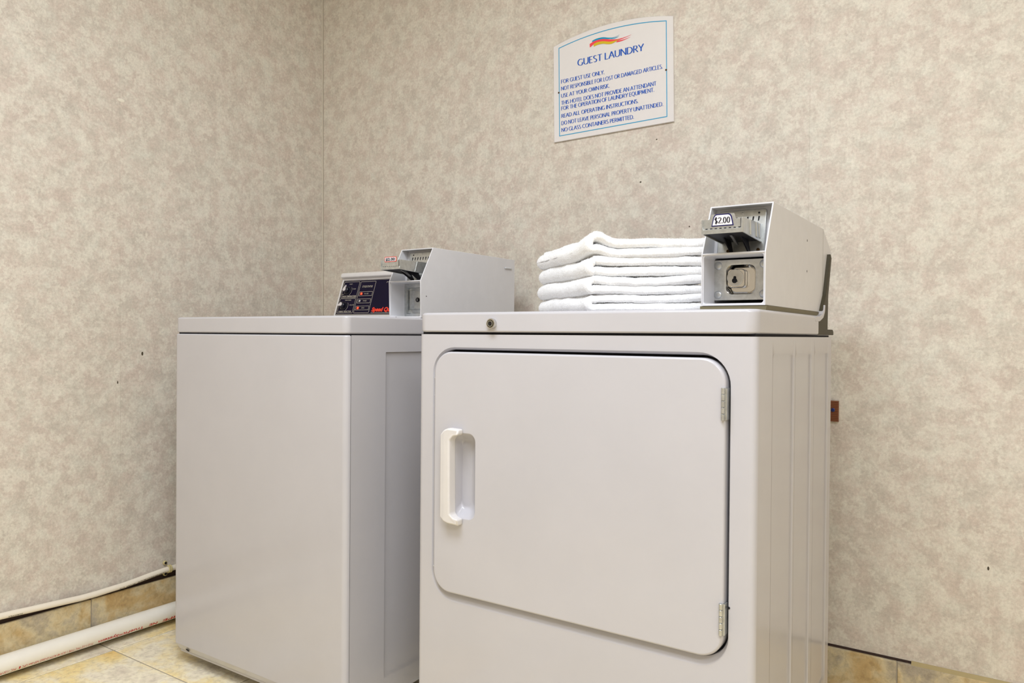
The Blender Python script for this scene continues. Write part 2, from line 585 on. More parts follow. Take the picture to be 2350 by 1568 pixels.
bm = bmesh.new()
leaning_box(bm, WX - 0.1, WX - 0.0008, FY, WY + 0.05, -0.01, CZ)
wall_left = tag(finish('wall_left', bm, M['plaster'], smooth=False), kind='structure')
for y0, y1 in ((FY, 1.1784), (1.1787, WY)):
    bm = bmesh.new()
    leaning_box(bm, WX - 0.0008, WX, y0, y1, 0.1440, CZ)
    finish('wallpaper_strip', bm, M['paper'], wall_left, smooth=False)

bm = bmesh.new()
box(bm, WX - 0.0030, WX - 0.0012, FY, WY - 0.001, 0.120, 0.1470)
finish('gap_shade', bm, M['gap_shade'], wall_left, smooth=False)  # flat strip coloured dark in place of a shaded recess

wall_back = tag(slab('wall_back', WX - 0.05, RX + 0.05, WY + 0.0008, WY + 0.1, -0.01, CZ, M['plaster']), kind='structure')
for x0, x1 in ((WX - 0.03, -0.43520), (-0.43500, RX)):
    slab('wallpaper_strip', x0, x1, WY, WY + 0.0008, 0.0, CZ, M['paper'], wall_back)
tag(slab('wall_right', RX, RX + 0.1, FY, WY + 0.1, -0.01, CZ, M['paper']), kind='structure')
tag(slab('wall_front', WX - 0.1, RX + 0.1, FY - 0.1, FY, -0.01, CZ, M['paper']), kind='structure')

# papered inside corner: left sheet's lapped edge, its highlight put into the colour; dark line beside it
bm = bmesh.new()
leaning_box(bm, WX, WX + 0.0010, WY - 0.0060, WY - 0.0014, 0.15, CZ)
finish('lapped_edge_highlight', bm, M['paper_edge_highlight'], wall_left, smooth=False)
bm = bmesh.new()
box(bm, WX - 0.03, WX + 0.0028, WY - 0.0010, WY - 0.0001, 0.15, CZ)
for v in bm.verts:
    v.co.x -= LEAN * v.co.z
finish('corner_joint', bm, M['corner'], wall_back, smooth=False)

# small marks on the wallpaper
for (x, z, a, b, t_) in ((-0.8334, 1.4087, 0.0022, 0.0018, 20), (-0.8799, 1.2973, 0.0030, 0.0022, 40), (-0.738, 1.1642, 0.002, 0.002, 0), (-0.0546, 0.3734, 0.0020, 0.0045, 10)):
    bm = bmesh.new()
    lathe(bm, [(1.0, 0), (0.6, -0.0006 / 0.002)], (0, 0, 0), 'y', 8)
    for v in bm.verts:
        v.co = Vector((x + v.co.x * a, WY + v.co.y * 0.002, z + v.co.z * b))
    finish('nail_mark', bm, M['spot'], wall_back)
for (y, z, a, b, m_) in ((1.244, 0.808, 0.0032, 0.0060, 'spot'), (1.1705, 0.727, 0.0018, 0.0045, 'spot'), (1.1816, 1.5361, 0.011, 0.005, 'chip')):
    bm = bmesh.new()
    lathe(bm, [(1.0, 0), (0.7, 0.4)], (0, 0, 0), 'x', 8)
    for v in bm.verts:
        v.co = Vector((wx(z) + v.co.x * 0.002, y + v.co.y * a, z + v.co.z * b))
    finish('nail_mark' if m_ == 'spot' else 'paper_tear', bm, M[m_], wall_left)

# tiled baseboards
BH = 0.130
bm = bmesh.new()
box(bm, WX + 0.0006, RX, WY - 0.0065, WY - 0.0005, 0.0, BH - 0.002)
bb = tag(finish('baseboard_back', bm, M['grout'], smooth=False), kind='structure')
for k in range(-5, 5):
    x0, x1 = -0.229 + 0.45 * k + 0.0016, -0.229 + 0.45 * (k + 1) - 0.0016
    x0, x1 = max(x0, WX + 0.011), min(x1, RX - 0.001)
    if x1 - x0 < 0.02: continue
    bm = bmesh.new()
    box(bm, x0, x1, WY - 0.010, WY - 0.0012, 0.001, BH, bev=0.001, seg=1)
    finish('tile', bm, M['base_tile'], bb, smooth=False)
bm = bmesh.new()
prism(bm, [(WY - 0.0098, BH - 0.0005), (WY - 0.0004, BH - 0.0005), (WY - 0.0004, BH + 0.0065), (WY - 0.004, BH + 0.004)], 'x', -0.20, RX - 0.002)
finish('caulk_bead', bm, M['caulk'], bb)
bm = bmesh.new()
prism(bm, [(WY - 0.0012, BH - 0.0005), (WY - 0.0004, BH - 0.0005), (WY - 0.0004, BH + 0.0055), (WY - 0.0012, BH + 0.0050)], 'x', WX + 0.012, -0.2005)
finish('open_joint', bm, M['gap_shade'], bb)  # flat strip, the open gap's shade is in its colour
bm = bmesh.new()
box(bm, WX + 0.0005, WX + 0.0065, FY, WY - 0.012, 0.0, BH - 0.002)
bl = tag(finish('baseboard_left', bm, M['grout'], smooth=False), kind='structure')
for k in range(-7, 3):
    y0, y1 = 1.0906 + 0.45 * k + 0.0018, 1.0906 + 0.45 * (k + 1) - 0.0018
    y0, y1 = max(y0, FY + 0.001), min(y1, WY - 0.011)
    if y1 - y0 < 0.02: continue
    bm = bmesh.new()
    box(bm, WX + 0.0012, WX + 0.010, y0, y1, 0.001, BH, bev=0.001, seg=1)
    finish('tile', bm, M['base_tile'], bl, smooth=False)

# ceiling fixture over the machines, plus one added to house the fill lamp
for i, (x, y) in enumerate(((-0.60, 0.26), (0.78, -0.55))):
    f = thing('ceiling_light_or_fill', ['rectangular ceiling light fixture above the machines', 'unseen rectangular fixture added around the fill lamp'][i], 'ceiling light', (x, y, CZ))
    bm = bmesh.new()
    loops(bm, [L3(rrect(x - 0.62, x + 0.62, y - 0.32, y + 0.32, 0.01, 2), 'z', CZ - 0.001),
               L3(rrect(x - 0.62, x + 0.62, y - 0.32, y + 0.32, 0.01, 2), 'z', CZ - 0.04),
               L3(rrect(x - 0.59, x + 0.59, y - 0.29, y + 0.29, 0.01, 2), 'z', CZ - 0.04),
               L3(rrect(x - 0.59, x + 0.59, y - 0.29, y + 0.29, 0.01, 2), 'z', CZ - 0.001)], closed=True)
    finish('frame', bm, M['plaster'], f)


# ------------------------------------------------------------------ dryer
DX0, DX1, DY, DB = -1.0145, -0.335, 1.172, 1.712
dryer = thing('clothes_dryer', 'white front-loading clothes dryer with a wide hinged door, towels stacked on its top', 'dryer', ((DX0 + DX1) / 2, 1.43, 0))
r = 0.011
bm = bmesh.new()
N = 10
# cabinet shell: plan outline rounded at the front corners, swept from bottom to top
plan = []
for cx, a0 in ((DX0 + r, 180), (DX1 - r, 270)):
    for i in range(6):
        a = math.radians(a0 + 90 * i / 5)
        plan.append((cx + r * math.cos(a), DY + r + r * math.sin(a)))
# sides, back, top and floor
sides = [plan[5 - i] for i in range(6)] + [(DX0, DB), (DX1, DB)] + [plan[11 - i] for i in range(6)]
zt = 0.872


def strip(bm, pts, z0, z1):
    a = [bm.verts.new((x, y, z0)) for x, y in pts]
    b = [bm.verts.new((x, y, z1)) for x, y in pts]
    for i in range(len(pts) - 1):
        bm.faces.new((a[i], a[i + 1], b[i + 1], b[i]))
    return a, b


# the right side carries pressed panels, so it is built from loops of its own
left_part = [plan[5 - i] for i in range(6)] + [(DX0, DB), (DX1, DB)]
strip(bm, left_part, 0.035, zt)
strip(bm, [plan[6 + i] for i in range(6)], 0.035, zt)
for z in (0.035, zt):
    bm.faces.new([bm.verts.new((x, y, z)) for x, y in plan + [(DX1, DB), (DX0, DB)]])


def pressed_side(bm, X, y0, y1, z0, z1, cells, depth):
    """flat side with recessed cells; cells = list of (ya, yb, za, zb, r)"""
    cuts = sorted({y0, y1} | {c[0] for c in cells} | {c[1] for c in cells})
    cuts = [y0]
    for c in cells:
        m_ = 0.003
        cuts += [c[0] - m_, c[1] + m_]
    cuts.append(y1)
    for i in range(len(cuts) - 1):
        a, b = cuts[i], cuts[i + 1]
        if i % 2 == 0:
            if b - a > 1e-5:
                bm.faces.new([bm.verts.new(p) for p in ((X, a, z0), (X, b, z0), (X, b, z1), (X, a, z1))])
        else:
            ya, yb, za, zb, rr = cells[i // 2]
            loops(bm, [L3(rrect(a, b, z0, z1, 1e-4, 6), 'x', X),
                       L3(rrect(ya, yb, za, zb, rr, 6), 'x', X),
                       L3(rrect(ya + 0.004, yb - 0.004, za + 0.004, zb - 0.004, rr, 6), 'x', X - depth)], cap1=True)


pressed_side(bm, DX1, DY + r, DB, 0.035, zt, [(1.2587, 1.3950, 0.16, 0.8447, 0.012), (1.4073, 1.5289, 0.16, 0.8427, 0.012), (1.5547, 1.6800, 0.16, 0.842, 0.012)], 0.0030)
# front face with the stepped door opening
fx0, fx1 = DX0 + r, DX1 - r
dx0, dx1, dz0, dz1, dr = -0.9675, -0.3815, 0.3645, 0.8380, 0.040
loops(bm, [L3(rrect(fx0, fx1, 0.035, zt, 1e-4, N), 'y', DY),
           L3(rrect(dx0 - 0.010, dx1 + 0.006, dz0 - 0.020, dz1 + 0.009, dr + 0.014, N), 'y', DY),
           L3(rrect(dx0 - 0.009, dx1 + 0.005, dz0 - 0.017, dz1 + 0.008, dr + 0.012, N), 'y', DY + 0.0012),
           L3(rrect(dx0 - 0.0040, dx1 + 0.0036, dz0 - 0.0070, dz1 + 0.0046, dr + 0.006, N), 'y', DY + 0.0070),
           L3(rrect(dx0 - 0.0034, dx1 + 0.0032, dz0 - 0.0050, dz1 + 0.0040, dr + 0.005, N), 'y', DY + 0.0085),
           L3(rrect(dx0 - 0.0034, dx1 + 0.0032, dz0 - 0.0050, dz1 + 0.0040, dr + 0.005, N), 'y', DY + 0.020)])
cabinet = finish('cabinet', bm, M['enamel'], dryer)
bm = bmesh.new()
prism(bm, rrect(dx0 - 0.006, dx1 + 0.006, dz0 - 0.008, dz1 + 0.006, dr, 6), 'y', DY + 0.0202, DY + 0.024)
finish('door_seal', bm, M['seam'], dryer)
bm = bmesh.new()
box(bm, DX0 + 0.006, DX1 - 0.005, DY + 0.006, DB - 0.003, 0.8722, 0.8762)
finish('gasket', bm, M['seam'], dryer)
for x in (DX0 + 0.06, DX1 - 0.06):
    for y in (DY + 0.06, DB - 0.06):
        bm = bmesh.new()
        lathe(bm, [(0.018, 0.0), (0.018, 0.012), (0.008, 0.014), (0.008, 0.036)], (x, y, 0.0), 'z', 16)
        finish('levelling_foot', bm, M['rubber'], dryer)

# door with moulded finger pocket
D0 = DY - 0.0085
bm = bmesh.new()
px0, px1, pz0, pz1 = -0.9135, -0.8660, 0.5160, 0.6800
loops(bm, [L3(rrect(dx0, dx1, dz0, dz1, dr, N), 'y', DY + 0.0175),
           L3(rrect(dx0, dx1, dz0, dz1, dr, N), 'y', D0 + 0.0045),
           L3(rrect(dx0 + 0.0012, dx1 - 0.0012, dz0 + 0.0012, dz1 - 0.0012, dr, N), 'y', D0 + 0.0014),
           L3(rrect(dx0 + 0.0042, dx1 - 0.0042, dz0 + 0.0042, dz1 - 0.0042, dr - 0.003, N), 'y', D0),
           L3(rrect(px0 - 0.002, px1 + 0.002, pz0 - 0.002, pz1 + 0.002, 0.017, N), 'y', D0),
           L3(rrect(px0, px1, pz0, pz1, 0.015, N), 'y', D0 + 0.0015),
           L3(rrect(px0, px1 - 0.004, pz0 + 0.004, pz1 - 0.004, 0.014, N), 'y', D0 + 0.007),
           L3(rrect(px0, px1 - 0.013, pz0 + 0.012, pz1 - 0.012, 0.012, N), 'y', D0 + 0.019),
           L3(rrect(px0, px1 - 0.024, pz0 + 0.020, pz1 - 0.020, 0.010, N), 'y', D0 + 0.024)], cap0=True, cap1=True)
door = finish('door', bm, M['enamel'], dryer, angle=60)
# C-shaped pull handle
bm = bmesh.new()
hz0, hz1 = 0.5045, 0.6905
C_ = [(-0.9345, hz0 + 0.012), (-0.9300, hz0 + 0.004), (-0.9200, hz0), (-0.8935, hz0 - 0.001), (-0.8925, hz0 + 0.0125), (-0.9020, hz0 + 0.0135), (-0.9100, hz0 + 0.021),
      (-0.9115, hz1 - 0.022), (-0.9040, hz1 - 0.0135), (-0.8935, hz1 - 0.0125), (-0.8935, hz1 - 0.001), (-0.9200, hz1), (-0.9300, hz1 - 0.004), (-0.9345, hz1 - 0.012)]
prism(bm, C_, 'y', D0 - 0.022, D0 + 0.0003, bev=0.0040, seg=4)
for v in bm.verts:            # the grip bulges forward in the middle and dies into the door at its ends
    e = min(abs(v.co.z - hz0), abs(v.co.z - hz1))
    if v.co.y < D0 - 0.010 and e < 0.016:
        v.co.y += 0.007 * (1 - e / 0.016)
h_ = finish('handle', bm, M['enamel_warm'], door, angle=50)
tag(h_, 'cream plastic pull handle')
# hinges with five knuckles each
for z0, z1 in ((0.7412, 0.7925), (0.4052, 0.4560)):
    bm = bmesh.new()
    box(bm, dx1 - 0.0066, dx1 + 0.0005, D0 - 0.0012, D0 + 0.0040, z0 + 0.0006, z1 - 0.0006, bev=0.0005, seg=1)
    box(bm, dx1 + 0.0002, dx1 + 0.0030, D0 - 0.001, DY + 0.004, z0 + 0.001, z1 - 0.001)
    hg = finish('hinge', bm, M['steel_dull'], dryer)
    n = (z1 - z0) / 5
    for k in range(5):
        bm = bmesh.new()
        lathe(bm, [(0.0026, 0.0003), (0.0031, 0.0008), (0.0031, n - 0.0008), (0.0026, n - 0.0003)], (dx1 - 0.0028, D0 - 0.0026, z0 + n * k), 'z', 14)
        finish('knuckle', bm, M['steel_dull'], hg)
bm = bmesh.new()
lathe(bm, [(0.0020, 0.0), (0.0024, 0.004)], (dx1 + 0.0062, DY - 0.0008, 0.4475), 'y', 10)
finish('screw', bm, M['seam'], dryer)
# little white bumpers at the latch edge
for z, rr in ((0.7850, 0.0036), (0.7500, 0.0026), (0.4094, 0.0036)):
    bm = bmesh.new()
    lathe(bm, [(0.0006, -0.0045), (rr * 0.7, -0.0035), (rr, -0.0012), (rr, 0.004)], (dx0 - 0.0008, DY - 0.0006, z), 'y', 14)
    finish('bumper', bm, M['enamel'], dryer)

# top with rolled front edge and kicked-up back
LZ0, LZ1 = 0.8764, 0.9152


def plan_r(x0, x1, y0, y1, rr, n=8):
    pts = []
    for cx, a0 in ((x0 + rr, 180), (x1 - rr, 270)):
        for i in range(n + 1):
            a = math.radians(a0 + 90 * i / n)
            pts.append((cx + rr * math.cos(a), y0 + rr + rr * math.sin(a)))
    return pts + [(x1, y1), (x0, y1)]


def lid(bm, x0, x1, y0, y1, z0, z1, rr, e):
    ls = []
    ls.append(L3(plan_r(x0 + 0.0025, x1 - 0.0025, y0 + 0.0025, y1, rr), 'z', z0))
    ls.append(L3(plan_r(x0, x1, y0, y1, rr), 'z', z0 + 0.0035))
    for k in range(6):
        a = math.radians(90 * k / 5)
        d = e * (1 - math.cos(a))
        ls.append(L3(plan_r(x0 + d, x1 - d, y0 + d, y1, rr - d * 0.6), 'z', z1 - e + e * math.sin(a)))
    loops(bm, ls, True, True)


bm = bmesh.new()
lid(bm, DX0, DX1, DY - 0.0035, 1.588, LZ0, LZ1, 0.020, 0.0060)
top = finish('top', bm, M['enamel'], dryer, angle=60)
bm = bmesh.new()
prism(bm, [(1.560, LZ1 - 0.0125), (1.560, LZ1 - 0.0022), (1.598, LZ1 - 0.0015), (1.622, LZ1 + 0.0035), (1.636, LZ1 + 0.0120), (1.6440, LZ1 + 0.0230), (1.6480, LZ1 + 0.0225), (1.6440, LZ1 + 0.0080), (1.630, LZ1 - 0.0040), (1.600, LZ1 - 0.0115)], 'x', DX0 + 0.004, DX1 + 0.0005, bev=0.0008, seg=1)
finish('top_upstand', bm, M['enamel'], dryer)
# dark end cap behind the coin box
bm = bmesh.new()
prism(bm, [(1.592, 0.8768), (1.596, 0.902), (1.622, 0.912), (1.640, 0.934), (1.664, 0.960), (1.704, 1.048), (1.7150, 1.040), (1.6860, 0.960), (1.6830, 0.8885), (1.735, 0.8885), (1.742, 0.884), (1.742, 0.8768)], 'x', DX1 - 0.012, DX1 - 0.0018, bev=0.0010, seg=1)
# back cover joins the two end caps
box(bm, DX0 + 0.02, DX1 - 0.012, 1.690, 1.710, 0.878, 0.935)
finish('end_cap', bm, M['bracket'], dryer)
# barrel lock in the top's front edge
lk = (-0.8298, DY - 0.0035, 0.8928)
bm = bmesh.new()
lathe(bm, [(0.0098, 0.0005), (0.0101, -0.0060), (0.0096, -0.0075), (0.0076, -0.0078)], lk, 'y', 28)
lock = finish('lock', bm, M['chrome'], dryer)
bm = bmesh.new()
lathe(bm, [(0.0078, -0.0076), (0.0078, -0.0082)], lk, 'y', 28)
finish('lock_face', bm, M['bracket'], lock)
bm = bmesh.new()
loops(bm, [L3([(lk[0] + rr * math.cos(math.radians(a)), lk[2] + rr * math.sin(math.radians(a))) for a in range(0, 360, 15)], 'y', lk[1] - yy) for rr, yy in ((0.0056, 0.0080), (0.0056, 0.0092), (0.0046, 0.0092), (0.0046, 0.0080))])
finish('lock_ring', bm, M['steel'], lock)
bm = bmesh.new()
lathe(bm, [(0.0030, -0.0078), (0.0030, -0.0090), (0.0018, -0.0092)], lk, 'y', 18)
finish('lock_core', bm, M['dark'], lock)

# ------------------------------------------------------------------ washing machine
WXL, WXR, WFY, WBY = -1.8475, -1.2100, 1.160, 1.840
washer = thing('washing_machine', 'white top-loading washing machine in the corner by the left wall, plain blank front', 'washing machine', ((WXL + WXR) / 2, 1.49, 0))
zt = 0.8682
bm = bmesh.new()
# wrap-around front panel: plan section with rounded corners, chamfered foot
cr = 0.0125


def fplan(inset):
    pts = [(WXL + inset, WFY + cr + 0.004)]
    for cx, a0 in ((WXL + cr, 180), (WXR - cr, 270)):
        for i in range(7):
            a = math.radians(a0 + 90 * i / 6)
            pts.append((cx + (cr - inset) * math.cos(a), WFY + cr + (cr - inset) * math.sin(a)))
    pts.append((WXR - inset, WFY + cr + 0.0005))
    return pts


hs = [(0.0390, 0.010), (0.0405, 0.0090), (0.0545, 0.0003), (0.0570, 0.0), (zt - 0.004, 0.0), (zt - 0.0015, 0.0010), (zt, 0.0035)]
rows = []
for z, ins in hs:
    pts = fplan(ins)
    rows.append([bm.verts.new((x, y, z)) for x, y in pts])
for a, b in zip(rows[:-1], rows[1:]):
    for i in range(len(a) - 1):
        bm.faces.new((a[i], a[i + 1], b[i + 1], b[i]))
bm.faces.new(rows[-1])
bm.faces.new(rows[0][::-1])
fp = finish('front_panel', bm, M['enamel'], washer, angle=50)
bm = bmesh.new()
lathe(bm, [(1.0, 0.0), (1.0, -0.001)], (0, 0, 0), 'y', 14)
for v in bm.verts:
    v.co = Vector((-1.7900 + v.co.x * 0.0062, 1.1637 + v.co.y + v.co.z * -0.0030, 0.0455 + v.co.z * 0.0045))
finish('drain_hole', bm, M['seam'], fp)
# body behind it
bm = bmesh.new()
BX1 = WXR - 0.0008
ybody = WFY + cr + 0.002
for p in (((WXL, ybody), (WXL, WBY)), ((WXL, WBY), (BX1, WBY))):
    (xa, ya), (xb, yb) = p
    bm.faces.new([bm.verts.new(q) for q in ((xa, ya, 0.036), (xb, yb, 0.036), (xb, yb, zt), (xa, ya, zt))])
for z in (0.036, zt):
    bm.faces.new([bm.verts.new((x, y, z)) for x, y in ((WXL, ybody), (BX1, ybody), (BX1, WBY), (WXL, WBY))])
# right side: flat band, then a pressed-in panel with sloped lower ledge
X = BX1
sy0, sy1, sz0, sz1 = 1.2830, 1.800, 0.0790, 0.8300
outer = rrect(ybody, WBY, 0.036, zt, 1e-4, 6)
loops(bm, [L3(outer, 'x', X), L3(rrect(sy0, sy1, sz0 - 0.001, sz1, 0.002, 6), 'x', X),
           L3(rrect(sy0 + 0.0015, sy1 - 0.0015, sz0 + 0.0060, sz1 - 0.0015, 0.002, 6), 'x', X - 0.0050)], cap1=True)
finish('cabinet', bm, M['enamel'], washer)
bm = bmesh.new()
box(bm, X - 0.004, X + 0.0002, ybody, WBY - 0.01, 0.030, 0.0362)
box(bm, WXL + 0.012, WXR - 0.010, WFY + 0.014, WBY - 0.02, 0.0300, 0.0388)
finish('bottom_frame', bm, M['enamel'], washer)
for x in (WXL + 0.07, WXR - 0.07):
    for y in (WFY + 0.09, WBY - 0.06):
        bm = bmesh.new()
        lathe(bm, [(0.020, 0.0), (0.020, 0.012), (0.008, 0.014), (0.008, 0.034)], (x, y, 0.0), 'z', 16)
        finish('levelling_foot', bm, M['rubber'], washer)
bm = bmesh.new()
box(bm, WXL + 0.008, WXR - 0.007, WFY + 0.008, WBY - 0.01, zt - 0.001, zt + 0.0040)
finish('gasket', bm, M['seam'], washer)
bm = bmesh.new()
lid(bm, WXL + 0.0015, WXR - 0.0012, WFY + 0.0008, WBY, zt + 0.0030, 0.9112, 0.015, 0.0055)
wtop = finish('top', bm, M['enamel'], washer, angle=60)

# control console, leaning back
KS = 0.338
CY0, CZ0 = 1.6369, 0.9277


def cy(z):
    return CY0 + KS * (z - CZ0)


cons_x0, cons_x1 = -1.7655, -1.3000
bm = bmesh.new()
prof = [(cy(0.9114), 0.9114), (cy(1.0425), 1.0425), (cy(1.0425) - 0.007, 1.0445), (cy(1.0425) - 0.0095, 1.0480), (cy(1.0425) - 0.0085, 1.0560), (cy(1.0425) - 0.003, 1.0600), (1.690, 1.0620), (1.780, 1.0560), (1.800, 1.040), (1.805, 0.9114)]
prism(bm, prof, 'x', cons_x0, cons_x1, bev=0.0016, seg=2)
console = finish('control_console', bm, M['enamel_warm'], washer, angle=50)


def cp(x, z, off=0.0006):
    """point on the console face, proud by off"""
    nl = 1.0 / math.sqrt(1 + KS * KS)
    return (x, cy(z) - off * nl, z + off * KS * nl)


def cface(bm, pts, off, th=0.0004, mi=0):
    lo = [bm.verts.new(cp(x, z, off)) for x, z in pts]
    hi = [bm.verts.new(cp(x, z, off + th)) for x, z in pts]
    n = len(pts)
    f = [bm.faces.new(hi)]
    for i in range(n):
        f.append(bm.faces.new((lo[i], lo[(i + 1) % n], hi[(i + 1) % n], hi[i])))
    for q in f: q.material_index = mi


def cring(bm, x0, x1, z0, z1, rr, wd, off, n=4, mi=0):
    o_ = rrect(x0, x1, z0, z1, rr, n)
    i_ = rrect(x0 + wd, x1 - wd, z0 + wd, z1 - wd, max(rr - wd, 0.0002), n)
    loops(bm, [[cp(a, b, off) for a, b in o_], [cp(a, b, off + 0.0003) for a, b in o_], [cp(a, b, off + 0.0003) for a, b in i_], [cp(a, b, off) for a, b in i_]], mi=mi)


bm = bmesh.new()
cface(bm, rrect(-1.7580, -1.3015, 0.9280, 1.0375, 0.003, 3), 0.0004)
panel = finish('control_panel', bm, M['navy_glass'], washer)
bm = bmesh.new()
cring(bm, -1.7570, -1.3020, 0.9292, 1.0362, 0.003, 0.0012, 0.0010)
cring(bm, -1.7522, -1.6852, 0.9815, 1.0315, 0.0025, 0.0009, 0.0010)
cring(bm, -1.7522, -1.6852, 0.9340, 0.9792, 0.0025, 0.0009, 0.0010)
cring(bm, -1.6808, -1.6172, 0.9338, 1.0308, 0.0025, 0.0009, 0.0010)
for za, zb in ((0.9860, 0.9992), (0.9638, 0.9771), (0.9424, 0.9550)):
    cring(bm, -1.6762, -1.6214, za, zb, 0.0008, 0.0008, 0.0010)
cface(bm, [(-1.6080, 0.9334), (-1.3030, 0.9334), (-1.3030, 0.9344), (-1.6080, 0.9344)], 0.0010)
for (cx, cz) in ((-1.7270, 1.0035), (-1.7270, 0.9560)):      # dial arcs
    for a0, a1 in ((-60, 40), (150, 215)):
        o_ = [(cx + 0.0160 * math.cos(math.radians(a0 + (a1 - a0) * k / 8)), cz + 0.0160 * math.sin(math.radians(a0 + (a1 - a0) * k / 8))) for k in range(9)]
        i_ = [(cx + 0.0153 * math.cos(math.radians(a0 + (a1 - a0) * k / 8)), cz + 0.0153 * math.sin(math.radians(a0 + (a1 - a0) * k / 8))) for k in range(8, -1, -1)]
        cface(bm, o_ + i_, 0.0010)
finish('printed_lines', bm, M['line'], panel)


def ctext(s, x, z, hgt, width, m_, shear=0.0, offset=0.0):
    vs, fs = bfont(s, shear, offset)
    wmax = max(v[0] for v in vs)
    k = width / wmax
    lettering('lettering', vs, fs, lambda a, b: cp(x + a * k, z + b * hgt, 0.0016), m_, panel)


ctext('CYCLE STATUS', -1.6700, 1.0120, 0.0060, 0.0430, M['line'], 0.1, 0.01)
ctext('WASH TEMPERATURE', -1.7475, 0.9835, 0.0050, 0.0600, M['line'], 0.0, 0.015)
ctext('FABRIC SELECTOR', -1.7455, 0.9363, 0.0050, 0.0540, M['line'], 0.0, 0.015)
ctext('IN USE', -1.6535, 0.9908, 0.0038, 0.0165, M['line'])
ctext('RINSE', -1.6520, 0.9688, 0.0038, 0.0145, M['line'])
ctext('SPIN', -1.6515, 0.9470, 0.0038, 0.0120, M['line'])
ctext('WARM', -1.7280, 1.0225, 0.0034, 0.0125, M['line'])
ctext('COLD', -1.7080, 1.0070, 0.0034, 0.0125, M['line'])
ctext('HOT', -1.7500, 0.9905, 0.0030, 0.0085, M['line'])
ctext('PERM PRESS', -1.7290, 0.9720, 0.0034, 0.0260, M['line'])
ctext('DELICATE', -1.7050, 0.9570, 0.0034, 0.0185, M['line'])
ctext('Speed Queen', -1.6065, 0.9380, 0.0122, 0.1000, M['red_print'], 0.15, 0.05)
ctext('P E R F O R M A N C E', -1.5730, 1.0235, 0.0048, 0.118, M['line'], 0.2)
for x, z, on in ((-1.6665, 0.9927, 1), (-1.6663, 0.9704, 0), (-1.6667, 0.9487, 1)):
    bm = bmesh.new()
    cface(bm, rrect(x - 0.0032, x + 0.0032, z - 0.0030, z + 0.0030, 0.0006, 2), 0.0010, 0.0014)
    finish('indicator_light', bm, M['led'] if on else M['led_off'], panel)
NV = Vector((0, -1.0 / math.sqrt(1 + KS * KS), KS / math.sqrt(1 + KS * KS)))
UV = Vector((0, KS / math.sqrt(1 + KS * KS), 1.0 / math.sqrt(1 + KS * KS)))
for cx, cz, ang, lab in ((-1.7270, 1.0030, 78, 1), (-1.7270, 0.9555, 200, 2)):
    bm = bmesh.new()
    base = Vector(cp(cx, cz, 0.0008))
    rows = []
    for rr, hh in ((0.0130, 0.0), (0.0128, 0.0030), (0.0105, 0.0040), (0.0100, 0.0130), (0.0085, 0.0145)):
        rows.append([tuple(base + NV * hh + Vector((1, 0, 0)) * rr * math.cos(2 * math.pi * k / 28) + UV * rr * math.sin(2 * math.pi * k / 28)) for k in range(28)])
    loops(bm, rows, True, True)
    # white teardrop pointer on the knob's cap
    c2 = base + NV * 0.0150 + Vector((-0.0030, 0, 0)) + UV * 0.001
    d = Vector((math.cos(math.radians(ang)), 0, 0)) + UV * math.sin(math.radians(ang))
    s_ = Vector((-math.sin(math.radians(ang)), 0, 0)) + UV * math.cos(math.radians(ang))
    pts = []
    for k in range(9):
        a = math.radians(100 + 160 * k / 8)
        pts.append(c2 - d * 0.001 + d * 0.0062 * math.cos(a) * 0.9 + s_ * 0.0062 * math.sin(a))
    pts.append(c2 + d * 0.0135)
    lo = [bm.verts.new(p - NV * 0.003) for p in pts]
    hi = [bm.verts.new(p + NV * 0.001) for p in pts]
    ff = [bm.faces.new(hi)]
    for k in range(len(pts)):
        ff.append(bm.faces.new((lo[k], lo[(k + 1) % len(pts)], hi[(k + 1) % len(pts)], hi[k])))
    for f in ff: f.material_index = 1
    kb = finish('knob', bm, [M['knob'], M['pointer']], panel)


